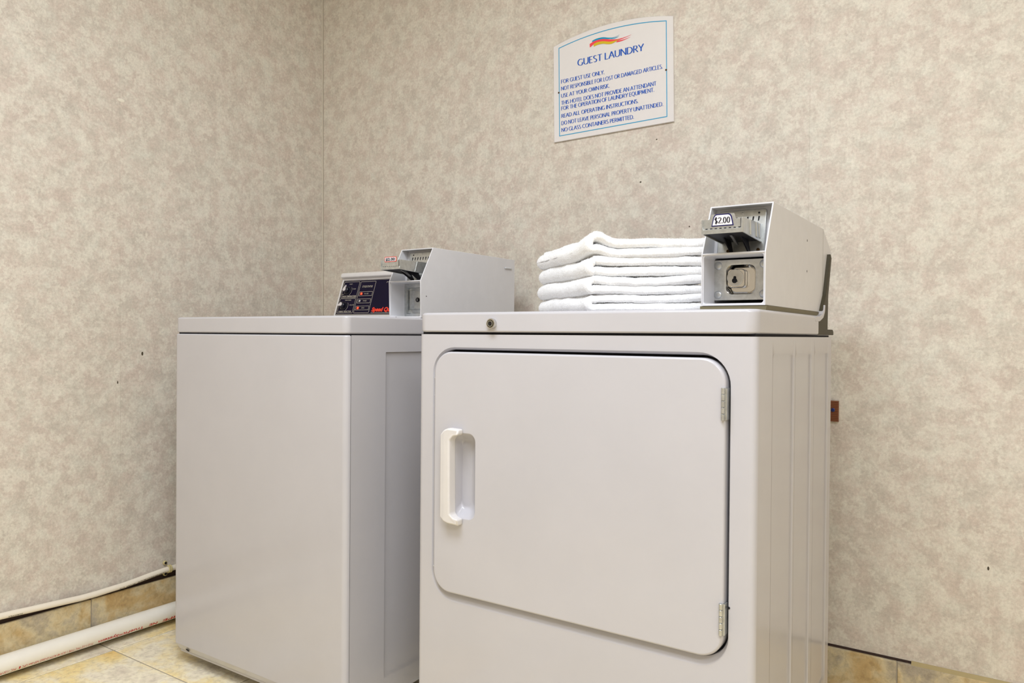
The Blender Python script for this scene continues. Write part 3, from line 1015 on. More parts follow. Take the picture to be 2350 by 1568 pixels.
# ------------------------------------------------------------------ coin boxes
def coin_box(kind):
    D = kind == 'dryer'
    if D:
        xr, yf, zb, wd = -0.3440, 1.2445, 0.9234, 0.1076
        prof = [(0, 0), (-0.001, 0.0870), (0.0430, 0.1735), (0.4190, 0.1735), (0.5050, 0.1300), (0.4450, 0.0130), (0.4180, 0)]
        lab = 'white coin payment box on the right end of the dryer top, navy-edged price tag'
    else:
        xr, yf, zb, wd = -1.2140, 1.4090, 0.9116, 0.1050
        prof = [(0, 0), (-0.003, 0.0910), (0.0440, 0.1755), (0.4080, 0.1755), (0.4080, 0)]
        lab = 'white coin payment box on the washing machine, red-edged price tag, beside the dark control panel'
    xl = xr - wd
    root = thing('coin_box', lab, 'coin box', ((xl + xr) / 2, yf + 0.2, zb), 'coin payment boxes on the two machines')
    t = 0.0024
    kz = prof[1][1]
    P = [(yf + a, zb + b) for a, b in prof]
    bm = bmesh.new()
    for x0, x1 in ((xl, xl + t), (xr - t, xr)):
        prism(bm, P, 'x', x0, x1, bev=0.0006, seg=1)
    # top, bottom, back
    ytop0, ytop1 = P[2][0], P[3][0]
    box(bm, xl + 0.0005, xr - 0.0005, ytop0 - 0.0006, ytop1, P[2][1] - t, P[2][1] - 0.0001)
    box(bm, xl + 0.0005, xr - 0.0005, P[0][0], P[-1][0], zb + 0.0001, zb + t)
    if D:
        prism(bm, [P[3], P[4], (P[4][0] - t, P[4][1] - t), (P[3][0], P[3][1] - t)], 'x', xl + 0.0005, xr - 0.0005)
        prism(bm, [P[4], P[5], (P[5][0] - t, P[5][1]), (P[4][0] - t, P[4][1])], 'x', xl + 0.0005, xr - 0.0005)
        prism(bm, [P[5], P[6], (P[6][0] - t, P[6][1] + 0.001), (P[5][0] - t, P[5][1])], 'x', xl + 0.0005, xr - 0.0005)
    else:
        box(bm, xl + 0.0005, xr - 0.0005, ytop1 - t, ytop1, zb, P[2][1] - 0.0002)
    # divider shelf between the two openings
    box(bm, xl + t, xr - t, P[1][0] + 0.0004, yf + 0.075, zb + kz - 0.0014, zb + kz + 0.0010, bev=0.0004, seg=1)
    # thin inner rim of the lower opening, rounded corners
    a_, b_ = rrect(xl + t - 0.0002, xr - t + 0.0002, zb + t - 0.0003, zb + kz - 0.0010, 0.004, 5), rrect(xl + t + 0.0016, xr - t - 0.0016, zb + t + 0.0014, zb + kz - 0.0026, 0.004, 5)
    loops(bm, [L3(rrect(xl + t - 0.0002, xr - t + 0.0002, zb + t - 0.0003, zb + kz - 0.0010, 0.0002, 5), 'y', yf + 0.0012), L3(b_, 'y', yf + 0.0012), L3(b_, 'y', yf + 0.056)])
    # interior wall behind the upper opening (sloped) and lower opening
    prism(bm, [(yf + 0.055, zb + kz), (yf + 0.068, zb + P[2][1] - zb - t), (yf + 0.071, P[2][1] - t), (yf + 0.058, zb + kz)], 'x', xl + t, xr - t)
    hs_ = finish('housing', bm, M['enamel_box'], root)
    # seam of the rear cover / small pressed notch
    if D:
        bm = bmesh.new()
        box(bm, xr - 0.0005, xr + 0.00015, P[3][0] + 0.0002, P[3][0] + 0.0010, zb + 0.002, P[3][1] - 0.001)
        finish('cover_seam', bm, M['olive'], root)
        for (y, z) in ((1.5235, 0.9965), (1.5235, 1.0555)):
            bm = bmesh.new()
            box(bm, xr - 0.0005, xr + 0.0002, y, y + 0.0035, z, z + 0.0040)
            finish('slot', bm, M['dark'], root)
        # plinth plate under the box
        bm = bmesh.new()
        box(bm, xl - 0.0020, xr + 0.0012, yf + 0.0010, P[6][0] - 0.004, LZ1 + 0.0001, zb - 0.0004, bev=0.0004, seg=1)
        tag(finish('base_plate', bm, M['olive'], root), 'olive brown base plate')
    else:
        bm = bmesh.new()
        loops(bm, [L3(rrect(1.7645, 1.8000, zb + 0.1450, zb + 0.1530, 0.002, 3), 'x', xr + 0.0004),
                   L3(rrect(1.7660, 1.7985, zb + 0.1463, zb + 0.1517, 0.0015, 3), 'x', xr + 0.0002)], cap1=True)
        prism(bm, rrect(1.7660, 1.7985, zb + 0.1468, zb + 0.1512, 0.0012, 3), 'x', xr + 0.0001, xr + 0.0034, bev=0.0016, seg=2)
        finish('pressed_notch', bm, M['enamel_box'], root)
        bm = bmesh.new()
        lathe(bm, [(0.0016, 0), (0.0012, 0.0004)], (xr, 1.428, 0.9650), 'x', 8)
        finish('slot', bm, M['dark'], root)

    # ---- upper compartment: stamped back plate
    zz0, zz1 = zb + kz + 0.002, P[2][1] - 0.0075
    if D:
        bx0, bx1 = xl + 0.010, xr - 0.0165
    else:
        bx0, bx1 = xl + 0.014, xr - 0.006
    bm = bmesh.new()

    def sy(z, off=0.0):
        return yf + 0.053 + 0.013 * (z - zb - kz) / (P[2][1] - zb - kz) - off

    o3 = rrect(bx0, bx1, zz0, zz1, 0.004, 4)
    loops(bm, [[(a, sy(b), b) for a, b in o3], [(a, sy(b, 0.004), b) for a, b in o3],
               [(a, sy(b, 0.005), b) for a, b in rrect(bx0 + 0.001, bx1 - 0.001, zz0 + 0.001, zz1 - 0.001, 0.004, 4)]], cap1=True)
    bpl = finish('back_plate', bm, M['steel_dull'], root)
    bm = bmesh.new()
    ns = 8 if not D else 7
    for k in range(ns):
        x = bx0 + 0.012 + (bx1 - bx0 - 0.024) * k / (ns - 1)
        z = zz1 - 0.0125
        for (dx, dz) in ((0, 0), (-0.0006, -0.0046), (-0.0016, -0.0092)):
            prism(bm, [(x + dx - 0.0012, z + dz - 0.0048), (x + dx + 0.0008, z + dz - 0.0048), (x + dx + 0.0015, z + dz), (x + dx - 0.0006, z + dz)], 'y', sy(z, 0.0062), sy(z, 0.003))
    for x, z in ((bx0 + 0.014, zz1 - 0.0065), (bx1 - 0.012, zz1 - 0.0065)):
        lathe(bm, [(0.0017, 0), (0.0017, 0.002)], (x, sy(z, 0.0056), z), 'y', 10)
    finish('coin_slots', bm, M['seam'], bpl)
    bm = bmesh.new()
    lathe(bm, [(0.0026, 0.002), (0.0024, 0.0), (0.0012, -0.0010)], ((bx0 + bx1) / 2, sy(zz1, 0.0056), zz1 - 0.0065), 'y', 14)
    finish('rivet', bm, M['steel'], bpl)
    for x in (bx0 + 0.020, bx1 - 0.010):
        bm = bmesh.new()
        lathe(bm, [(0.0030, 0.003), (0.0030, -0.0002), (0.0020, -0.0002), (0.0014, 0.0006)], (x, sy(zz0, 0.0060), zz0 + 0.0065), 'y', 14)
        finish('screw', bm, M['screw'], bpl)

    # ---- coin slide
    if D:
        sx0, sx1, fy = -0.4337, -0.3662, 1.1950
        bz, tz = 1.0372, 1.0605
        side = [(1.1945, 1.0372), (1.1945, 1.0606), (1.3000, 1.0628), (1.3080, 1.0325), (1.2920, 1.0318)]
        plate = [(-0.4326, bz + 0.004), (-0.4326, tz + 0.0002), (-0.4228, tz), (-0.4200, tz + 0.0022), (-0.4187, 1.0686), (-0.3818, 1.0686), (-0.3800, 1.0640), (-0.3785, 1.0597), (-0.3700, 1.0597), (-0.3700, bz + 0.004)]
        base_poly, hgt = (bz, tz), 0.0
    else:
        sx0, sx1, fy = -1.2972, -1.2352, 1.3550
        bz, tz = 1.0272, 1.0504
        side = [(1.3545, 1.0270), (1.3545, 1.0500), (1.4560, 1.0508), (1.4440, 1.0218)]
        plate = [(sx0 + 0.001, bz + 0.003), (sx0 + 0.001, tz), (sx0 + 0.007, tz), (sx0 + 0.009, tz - 0.001), (sx1 - 0.006, tz - 0.001), (sx1 - 0.005, tz + 0.0002), (sx1 - 0.001, tz), (sx1 - 0.001, bz + 0.003)]
    bm = bmesh.new()
    prism(bm, plate, 'y', fy + 0.0018, fy + 0.0040, bev=0.0003, seg=1)
    # front lip and jambs
    prism(bm, [(sx0, bz), (sx1, bz), (sx1, tz), (sx1 - 0.0030, tz), (sx1 - 0.0035, bz + 0.0072), (sx0 + 0.0035, bz + 0.0072), (sx0 + 0.0016, bz + 0.012), (sx0 + 0.0016, tz), (sx0, tz)] if D else
          [(sx0, bz), (sx1, bz), (sx1, bz + 0.0070), (sx0, bz + 0.0070)], 'y', fy - 0.0012, fy + 0.0018, bev=0.0005, seg=1)
    sl = finish('coin_slide', bm, M['steel_dull'], root)
    cheek = M['steel_light'] if D else M['steel_dull']
    bm = bmesh.new()
    prism(bm, side, 'x', sx0, sx0 + 0.0018, bev=0.0004, seg=1)
    finish('side_cheek', bm, cheek, sl)
    bm = bmesh.new()
    prism(bm, side, 'x', sx1 - 0.0018, sx1 + 0.0004, bev=0.0004, seg=1)
    # rolled folds pressed in the side
    if D:
        for yy in (1.2300, 1.2640, 1.2800):
            prism(bm, [(yy, 1.0372 - 0.00), (yy - 0.004, 1.0612), (yy + 0.002, 1.0614), (yy + 0.006, 1.0360)], 'x', sx1, sx1 + 0.0022, bev=0.0009, seg=2)
    else:
        prism(bm, [(1.4080, 1.0248), (1.4165, 1.0503), (1.4190, 1.0503), (1.4105, 1.0246)], 'x', sx1, sx1 + 0.0014, bev=0.0005, seg=2)
    finish('side_cheek', bm, cheek, sl)
    # dark underside with tongue and rails
    bm = bmesh.new()
    prism(bm, [(fy + 0.004, bz + 0.0022), (fy + 0.004, bz + 0.006), (side[-1][0] + 0.004, bz + 0.002), (side[-1][0] + 0.004, bz - 0.003)], 'x', sx0 + 0.0018, sx1 - 0.0018)
    for x in (sx0 + 0.018, sx1 - 0.020):
        prism(bm, [(fy + 0.045, bz + 0.002), (fy + 0.085, bz + 0.002), (fy + 0.102, zb + kz + 0.003), (fy + 0.094, zb + kz + 0.002)], 'x', x, x + 0.0022)
    finish('underside', bm, M['dark'], sl)
    bm = bmesh.new()
    prism(bm, [(fy + 0.030, bz - 0.0002), (fy + 0.046, bz - 0.0004), (fy + 0.066, bz - 0.012), (fy + 0.063, bz - 0.013), (fy + 0.043, bz - 0.004)], 'x', sx0 + 0.036, sx0 + 0.0400)
    finish('tongue', bm, M['steel'], sl)
    bm = bmesh.new()
    nt_ = 8
    for k in range(nt_):
        x = sx0 + 0.0060 + (sx1 - sx0 - 0.014) * k / (nt_ - 1)
        z = bz + (0.0074 if D else 0.0064)
        box(bm, x, x + (0.0034 if D else 0.0022), fy + 0.0008, fy + 0.0022, z, z + 0.0016)
    box(bm, sx1 - 0.0046, sx1 - 0.0034, fy + 0.0008, fy + 0.0022, bz + 0.0080, tz - 0.001)
    finish('coin_teeth', bm, M['seam'], sl)
    # price tag
    yt = fy + 0.0018
    bm = bmesh.new()
    if D:
        T_ = [(-0.4180, 1.0490), (-0.3819, 1.0490), (-0.3832, 1.0560), (-0.3850, 1.0640), (-0.3872, 1.0675), (-0.3900, 1.0685), (-0.4100, 1.0685), (-0.4126, 1.0675), (-0.4148, 1.0640), (-0.4166, 1.0560)]
        c_ = (-0.4000, 1.0583)
        prism(bm, T_, 'y', yt - 0.0006, yt)
        tg = finish('price_tag', bm, M['tag_navy'], sl)
        bm = bmesh.new()
        prism(bm, [(c_[0] + (a - c_[0]) * 0.895, c_[1] + (b - c_[1]) * 0.83) for a, b in T_], 'y', yt - 0.0010, yt - 0.0005)
        finish('tag_face', bm, M['tag_white'], sl)
        vs, fs, wt = pen_text('$2.00', 0.17, 0.045, 8.0, 0.06)
        k = 0.0252 / wt
        lettering('lettering', vs, fs, lambda a, b, l: (-0.4126 + a * k, yt - 0.0013 - l * 0.00004, 1.0535 + b * 0.0094), M['ink'], sl)
    else:
        prism(bm, rrect(-1.2855, -1.2480, 1.0458, 1.0582, 0.0014, 3), 'y', yt - 0.0006, yt)
        tg = finish('price_tag', bm, M['tag_red'], sl)
        bm = bmesh.new()
        prism(bm, rrect(-1.2840, -1.2495, 1.0473, 1.0567, 0.0010, 3), 'y', yt - 0.0010, yt - 0.0005)
        finish('tag_face', bm, M['tag_white'], sl)
        vs, fs = bfont('$2.00', 0, 0.03)
        wt = max(v[0] for v in vs)
        k = 0.0300 / wt
        lettering('lettering', vs, fs, lambda a, b: (-1.2818 + a * k, yt - 0.0013, 1.0489 + b * 0.0066), M['ink'], sl)

    # ---- lower compartment
    if D:
        yp = yf + 0.0545
        x0, x1, z0, z1 = -0.4492, xr - t - 0.0002, 0.9350, 1.0044
        rx, rz, rh = -0.4018, 0.9702, 0.0255
        bm = bmesh.new()
        ring = lambda s, rr: rrect(rx - s, rx + s, rz - s, rz + s, rr, 6)
        loops(bm, [L3(rrect(x0, x1, z0, z1, 0.0006, 6), 'y', yp + 0.003), L3(rrect(x0, x1, z0, z1, 0.0006, 6), 'y', yp),
                   L3(ring(rh + 0.0030, 0.012), 'y', yp), L3(ring(rh, 0.011), 'y', yp + 0.0010)])
        lp = finish('lock_plate', bm, M['zinc'], root)
        bm = bmesh.new()
        loops(bm, [L3(ring(rh, 0.011), 'y', yp + 0.0010), L3(ring(rh - 0.0025, 0.010), 'y', yp + 0.0060), L3(ring(rh - 0.0050, 0.009), 'y', yp + 0.0140)], cap1=True)
        finish('lock_cup', bm, M['chrome'], lp)
        for x, z in ((-0.4410, 0.9952), (-0.4410, 0.9444), (-0.3625, 0.9957), (-0.3625, 0.9448)):
            bm = bmesh.new()
            lathe(bm, [(0.0072, 0.0003), (0.0069, -0.0007), (0.0054, -0.0017), (0.0030, -0.0022), (0.0006, -0.0024)], (x, yp, z), 'y', 20)
            finish('rivet', bm, M['zinc'], lp)
        bm = bmesh.new()
        loops(bm, [L3(rrect(-0.4252, -0.3938, 0.9560, 0.9886, 0.007, 6), 'y', yp + 0.013), L3(rrect(-0.4252, -0.3940, 0.9564, 0.9884, 0.007, 6), 'y', yp + 0.0022),
                   L3(rrect(-0.4240, -0.3950, 0.9576, 0.9874, 0.006, 6), 'y', yp + 0.0006)], cap1=True)
        bs = finish('lock_boss', bm, M['chrome'], lp)
        bm = bmesh.new()
        lathe(bm, [(0.0141, 0.0010), (0.0141, -0.0014), (0.0134, -0.0019)], (-0.4108, yp, 0.9736), 'y', 28)
        finish('lock_cylinder', bm, M['steel'], lp)
        bm = bmesh.new()
        lathe(bm, [(0.0025, -0.0015), (0.0025, -0.0023)], (-0.4110, yp, 0.9738), 'y', 18)
        lathe(bm, [(0.0045, -0.0015), (0.0045, -0.0022)], (-0.4114, yp, 0.9684), 'y', 24)
        box(bm, -0.4132, -0.4088, yp - 0.00215, yp - 0.0015, 0.9690, 0.9738)
        box(bm, -0.4090, -0.4060, yp - 0.0021, yp - 0.0015, 0.9664, 0.9680)
        finish('keyhole', bm, M['seam'], lp)
    else:
        yp = yf + 0.052
        x0, x1, z0, z1 = xl + t + 0.001, xr - t - 0.0005, zb + 0.004, zb + kz - 0.003
        ix0, iz0, iz1 = -1.3090, zb + 0.0125, zb + kz - 0.0125
        bm = bmesh.new()
        loops(bm, [L3(rrect(x0, x1, z0, z1, 0.0006, 5), 'y', yp), L3(rrect(ix0, x1 - 0.006, iz0, iz1, 0.004, 5), 'y', yp - 0.0004),
                   L3(rrect(ix0 + 0.001, x1 - 0.007, iz0 + 0.001, iz1 - 0.001, 0.0035, 5), 'y', yp + 0.012)], cap1=True)
        lp = finish('lock_plate', bm, M['zinc'], root)
        bm = bmesh.new()
        box(bm, ix0 + 0.004, x1 - 0.010, yp + 0.0085, yp + 0.0119, iz0 + 0.010, iz1 - 0.006, bev=0.0008, seg=1)
        finish('lock_cover', bm, M['zinc'], lp)
        bm = bmesh.new()
        box(bm, -1.2880, -1.2650, yp + 0.0060, yp + 0.0086, iz0 + 0.012, iz1 - 0.010, bev=0.0006, seg=1)
        finish('lock_strip', bm, M['steel_dull'], lp)
        bm = bmesh.new()
        lathe(bm, [(0.0058, 0.001), (0.0058, -0.0020), (0.0044, -0.0024)], (-1.2755, yp + 0.0065, 0.9590), 'y', 20)
        finish('lock_cylinder', bm, M['dark'], lp)
        bm = bmesh.new()
        box(bm, -1.2762, -1.2748, yp + 0.0034, yp + 0.0042, 0.9560, 0.9620)
        finish('keyhole', bm, M['steel'], lp)
        # scratch line and small screw on the frame
        bm = bmesh.new()
        lathe(bm, [(0.0020, 0.0), (0.0016, -0.0006)], (-1.2960, yf + 0.0002, zb + 0.0012), 'y', 10)
        finish('screw', bm, M['screw'], root)
    return root


coin_box('dryer')
coin_box('washer')


# ------------------------------------------------------------------ sign
SC = Vector((-0.9715, WY - 0.006, 1.589))
SA = math.radians(1.0)


def sp(a, b, off=0.0):
    """sign coordinates -> world (board turned by one degree); off = proud of the board face"""
    return (SC.x + a * math.cos(SA) - b * math.sin(SA), SC.y - off, SC.z + a * math.sin(SA) + b * math.cos(SA))


sign = thing('wall_sign', 'white arched-top acrylic sign with blue GUEST LAUNDRY rules, on the wall above the machines', 'sign', tuple(SC))


def arch(hw, z0, z1, pk, n=18):
    """outline with a circular-arc top"""
    s = pk - z1
    R_ = (hw * hw + s * s) / (2 * s)
    a = math.asin(hw / R_)
    pts = [(-hw, z0), (hw, z0)]
    for i in range(n + 1):
        t = a - 2 * a * i / n
        pts.append((R_ * math.sin(t), pk - R_ + R_ * math.cos(t)))
    return pts


def ring3(bm, outer, inner, off, th, mi=0):
    loops(bm, [[sp(a, b, off) for a, b in outer], [sp(a, b, off + th) for a, b in outer], [sp(a, b, off + th) for a, b in inner], [sp(a, b, off) for a, b in inner]], closed=False, mi=mi)


bm = bmesh.new()
o_ = arch(0.1868, -0.1436, 0.1400, 0.1640)
loops(bm, [[sp(a, b, -0.0055) for a, b in o_], [sp(a, b, -0.001) for a, b in o_],
           [sp(a, b, 0.0) for a, b in arch(0.1858, -0.1426, 0.1393, 0.1631)]], True, True)
board = finish('board', bm, M['sign'], sign, smooth=False)
bm = bmesh.new()
ring3(bm, arch(0.1686, -0.1284, 0.1320, 0.1492), arch(0.1664, -0.1262, 0.1302, 0.1470), 0.0001, 0.0003)
finish('border', bm, M['sign_cyan'], sign)


def ribbon(name, top, bot, m_, off):
    """ribbon between an upper and a lower edge, both polylines in sign coordinates"""
    bm = bmesh.new()
    n = 24

    def samp(pl, t):
        L_ = [0.0]
        for a, b in zip(pl[:-1], pl[1:]): L_.append(L_[-1] + math.hypot(b[0] - a[0], b[1] - a[1]))
        d = t * L_[-1]
        for i in range(len(pl) - 1):
            if d <= L_[i + 1] + 1e-9:
                f = (d - L_[i]) / max(L_[i + 1] - L_[i], 1e-9)
                return (pl[i][0] + (pl[i + 1][0] - pl[i][0]) * f, pl[i][1] + (pl[i + 1][1] - pl[i][1]) * f)
        return pl[-1]

    def cat(pl):
        out = []
        for i in range(len(pl) - 1):
            p0, p1, p2, p3 = pl[max(i - 1, 0)], pl[i], pl[i + 1], pl[min(i + 2, len(pl) - 1)]
            for k in range(6):
                t = k / 6
                out.append(tuple(0.5 * (2 * p1[j] + (p2[j] - p0[j]) * t + (2 * p0[j] - 5 * p1[j] + 4 * p2[j] - p3[j]) * t * t + (3 * p1[j] - p0[j] - 3 * p2[j] + p3[j]) * t ** 3) for j in (0, 1)))
        return out + [pl[-1]]

    T2, B2 = cat(top), cat(bot)
    a = [bm.verts.new(sp(*samp(T2, i / n), off)) for i in range(n + 1)]
    b = [bm.verts.new(sp(*samp(B2, i / n), off)) for i in range(n + 1)]
    for i in range(n):
        bm.faces.new((a[i], b[i], b[i + 1], a[i + 1]))
    return finish(name, bm, m_, sign, smooth=False)


def eg(zx, zy):
    """emblem points measured on the sign, rectified to sign coordinates"""
    u = (zx - 215) / (2070 - 215)
    x = -0.0655 + u * 0.1300
    # height above the rising text direction
    yb = 880 - (zx - 215) * 0.250
    return (x, 0.1150 + (yb - zy) * 0.0000517)


ribbon('emblem_stripe', [eg(325, 600), eg(520, 490), eg(800, 428), eg(1050, 462), eg(1250, 468), eg(1400, 420), eg(1560, 330)],
       [eg(330, 680), eg(520, 590), eg(800, 522), eg(1050, 540), eg(1190, 520), eg(1330, 482), eg(1560, 336)], M['sign_teal'], 0.0004)
ribbon('emblem_stripe', [eg(1160, 530), eg(1290, 512), eg(1400, 470), eg(1540, 405)],
       [eg(1180, 550), eg(1290, 548), eg(1420, 500), eg(1540, 411)], M['sign_teal'], 0.0004)
ribbon('emblem_stripe', [eg(215, 770), eg(450, 610), eg(780, 525), eg(1050, 550), eg(1300, 578), eg(1560, 550), eg(1820, 470), eg(2070, 365)],
       [eg(225, 970), eg(450, 760), eg(780, 660), eg(1050, 690), eg(1300, 690), eg(1560, 610), eg(1820, 500), eg(2070, 371)], M['sign_red'], 0.0006)
ribbon('emblem_stripe', [eg(1450, 650), eg(1600, 632), eg(1800, 580), eg(2030, 480)],
       [eg(1410, 745), eg(1600, 700), eg(1800, 615), eg(2030, 487)], M['sign_red'], 0.0006)
ribbon('emblem_stripe', [eg(400, 780), eg(560, 690), eg(820, 650), eg(1100, 690), eg(1300, 665), eg(1530, 590)],
       [eg(400, 930), eg(560, 840), eg(820, 785), eg(1050, 822), eg(1250, 790), eg(1530, 600)], M['sign_yellow'], 0.0009)


def sign_text(s, x0, z0, x1, cap, name='text_line', thick=0.175, thin=0.065):
    vs, fs, wt = pen_text(s, thick, thin)
    k = (x1 - x0) / wt
    lettering(name, vs, fs, lambda a, b, l: sp(x0 + a * k, z0 + b * cap, 0.0005 + l * 0.00004), M['sign_blue'], sign)


sign_text('GUEST LAUNDRY', -0.1050, 0.0655, 0.1010, 0.0190, 'heading', 0.165, 0.055)
for s, z0, x1 in (('FOR GUEST USE ONLY.', 0.0255, -0.0195), ('NOT RESPONSIBLE FOR LOST OR DAMAGED ARTICLES.', 0.0050, 0.1562),
                  ('USE AT YOUR OWN RISK.', -0.0161, -0.0036), ('THIS HOTEL DOES NOT PROVIDE AN ATTENDANT', -0.0372, 0.1374),
                  ('FOR THE OPERATION OF LAUNDRY EQUIPMENT.', -0.0532, 0.1313), ('READ ALL OPERATING INSTRUCTIONS.', -0.0754, 0.0840),
                  ('DO NOT LEAVE PERSONAL PROPERTY UNATTENDED.', -0.0966, 0.1567), ('NO GLASS CONTAINERS PERMITTED.', -0.1168, 0.0706)):
    sign_text(s, -0.1606, z0, x1, 0.0112)
for a, b in ((-0.1690, 0.0004), (0.1662, -0.0012)):
    bm = bmesh.new()
    c = sp(a, b, 0.0)
    lathe(bm, [(0.0027, 0.0003), (0.0026, -0.0010), (0.0016, -0.0016)], c, 'y', 14)
    finish('screw', bm, M['screw'], sign)


# ------------------------------------------------------------------ pipes along the left wall
def wrap_text(name, s, yc, hgt, wid, ang0, rad, cz_fn, cx, material, parent, shear=0.0, offset=0.0, thick=0.0):
    """print text on a pipe running along Y. Reads towards -Y (upside down as seen), cylinder wrapped."""
    vs, fs = bfont(s, shear, offset)
    wt = max(v[0] for v in vs)
    k = wid / wt

    def fn(a, b):
        y = yc - a * k
        an = ang0 - b * hgt / rad          # letters' tops point down the pipe's front
        r_ = rad + 0.00025
        return (cx + r_ * math.cos(an), y, cz_fn(y) + r_ * math.sin(an))

    bm = bmesh.new()
    bv = [bm.verts.new((a, b, 0)) for a, b in vs]
    for f in fs:
        try:
            bm.faces.new([bv[i] for i in f])
        except ValueError:
            pass
    for lv in (-0.1, 0.1, 0.3, 0.5, 0.7, 0.9):
        bmesh.ops.bisect_plane(bm, geom=bm.verts[:] + bm.edges[:] + bm.faces[:], plane_co=(0, lv, 0), plane_no=(0, 1, 0))
    bmesh.ops.triangulate(bm, faces=bm.faces)
    bm.verts.index_update()
    vs = [(v.co.x, v.co.y) for v in bm.verts]
    fs = [tuple(v.index for v in f.verts) for f in bm.faces]
    bm.free()
    return lettering(name, vs, fs, fn, material, parent)


PR, PX, PZ = 0.0241, -2.0990, 0.0390
drain = thing('drain_pipe', 'thick white PVC pipe with red printing, low along the left wall above the floor', 'pipe', (PX, 0.0, 0.0))
bm = bmesh.new()
tube(bm, [(PX, y, PZ) for y in np.linspace(FY + 0.01, WY - 0.02, 12)], PR, 40)
finish('pipe', bm, M['pvc'], drain, angle=60)
for y in (-1.2, 0.2, 1.70):
    bm = bmesh.new()
    box(bm, PX - 0.02, PX + 0.02, y, y + 0.03, 0.0001, PZ - PR + 0.003)
    finish('support', bm, M['cpvc'], drain)
zf = lambda y: PZ
A0 = math.radians(-22)
wrap_text('lettering', 'PIPE', 1.326, 0.0105, 0.055, A0, PR, zf, PX, M['pipe_red'], drain, 0, 0.02)
wrap_text('lettering', 'NE', 1.254, 0.0105, 0.025, A0, PR, zf, PX, M['pipe_red'], drain, 0, 0.02)
wrap_text('lettering', 'TrueFit=System', 1.213, 0.0105, 0.129, A0, PR, zf, PX, M['pipe_red'], drain, 0, 0.02)
wrap_text('lettering', '7112 1-1/2" PVC TYPE 1 SCH 40 ASTM D-2665 NSF-dwv UPC', 1.070, 0.0085, 0.176, A0, PR, zf, PX, M['pipe_red'], drain)
wrap_text('lettering', 'I', 0.8905, 0.0080, 0.0035, A0, PR, zf, PX, M['pipe_red'], drain, 0, 0.04)
wrap_text('lettering', 'PVC 1120 PR 330 PSI', 0.880, 0.0085, 0.060, A0, PR, zf, PX, M['pipe_red'], drain)

WR, WXC = 0.0081, -2.1210


WPTS = [(-1.80, 0.156), (0.50, 0.157), (0.75, 0.1565), (0.861, 0.1545), (0.97, 0.1490), (1.075, 0.1440), (1.18, 0.1475), (1.27, 0.1562), (1.3165, 0.1600), (1.45, 0.1620), (2.0, 0.1620)]


def wzc(y):
    for (a, za), (b, zb) in zip(WPTS[:-1], WPTS[1:]):
        if a <= y <= b:
            t = (y - a) / (b - a)
            t = t * t * (3 - 2 * t) * 0.5 + t * 0.5
            return za + (zb - za) * t
    return 0.156


water = thing('water_pipe', 'thin cream plastic pipe sagging along the top of the left tiled baseboard', 'pipe', (WXC, 0.0, 0.15))
bm = bmesh.new()
tube(bm, [(WXC, y, wzc(y)) for y in np.linspace(FY + 0.01, WY - 0.02, 90)], WR, 28)
finish('pipe', bm, M['cpvc'], water, angle=60)
wrap_text('lettering', '12:00-09-04:03-MADE', 1.300, 0.0046, 0.085, math.radians(-14), WR, wzc, WXC, M['pipe_ink'], water, 0, 0.01)
wrap_text('lettering', 'IN USA  CTS', 1.207, 0.0046, 0.045, math.radians(-14), WR, wzc, WXC, M['pipe_ink'], water, 0, 0.01)
wrap_text('lettering', 'ZURN-PEX', 0.911, 0.0046, 0.034, math.radians(-14), WR, wzc, WXC, M['pipe_ink'], water, 0, 0.01)

# strap that holds the thin pipe
ys_ = 1.3165
zs_ = wzc(ys_)
strap = thing('pipe_strap', 'beige two-eared plastic strap with dark screws holding the thin pipe beside the washing machine', 'bracket', (WX + 0.002, ys_, zs_))
bm = bmesh.new()
for off in (-0.0030, 0.0030):
    rows = []
    for i in range(17):
        a = math.radians(-105 + 210 * i / 16)
        c = Vector((WXC + (WR + 0.0022) * math.cos(a), ys_ + off, zs_ + (WR + 0.0022) * math.sin(a)))
        n1 = Vector((math.cos(a), 0, math.sin(a)))
        rows.append([tuple(c + n1 * 0.0018 * math.cos(math.radians(q)) + Vector((0, 1, 0)) * 0.0026 * math.sin(math.radians(q))) for q in range(0, 360, 45)])
    loops(bm, rows, True, True)
finish('band', bm, M['strap'], strap)
for sgn in (1, -1):
    c = (wx(zs_) + 0.0004, ys_ - 0.0045, zs_ + sgn * 0.0165)
    bm = bmesh.new()
    lathe(bm, [(0.0062, 0.0), (0.0062, 0.0052), (0.0048, 0.0064)], c, 'x', 18)
    finish('ear', bm, M['strap'], strap)
    bm = bmesh.new()
    lathe(bm, [(0.0038, 0.0062), (0.0036, 0.0074), (0.002, 0.0078)], c, 'x', 14)
    finish('screw', bm, M['dark'], strap)

# ribbed brown plate on the back wall, mostly hidden by the dryer
plate_t = thing('wall_bracket', 'small ribbed brown plate with blued screw, on the wall just right of the dryer', 'bracket', (-0.40, WY, 0.695))
bm = bmesh.new()
bz0, bz1 = 0.6705, 0.7205
pts = []
for k in range(12):
    za = bz0 + (bz1 - bz0) * k / 12
    zc = bz0 + (bz1 - bz0) * (k + 1) / 12
    pts += [(WY - 0.0080, za + 0.0003), (WY - 0.0094, za + 0.0012), (WY - 0.0094, zc - 0.0012), (WY - 0.0080, zc - 0.0003)]
pts = [(WY - 0.0003, bz0)] + pts + [(WY - 0.0003, bz1)]
prism(bm, pts, 'x', -0.4360, -0.3604)
finish('ribbed_plate', bm, M['bakelite'], plate_t, smooth=False)
bm = bmesh.new()
lathe(bm, [(0.0046, 0.0), (0.0044, -0.0014), (0.0028, -0.0022)], (-0.3725, WY - 0.0094, 0.6985), 'y', 16)
finish('screw', bm, M['screw_blue'], plate_t)


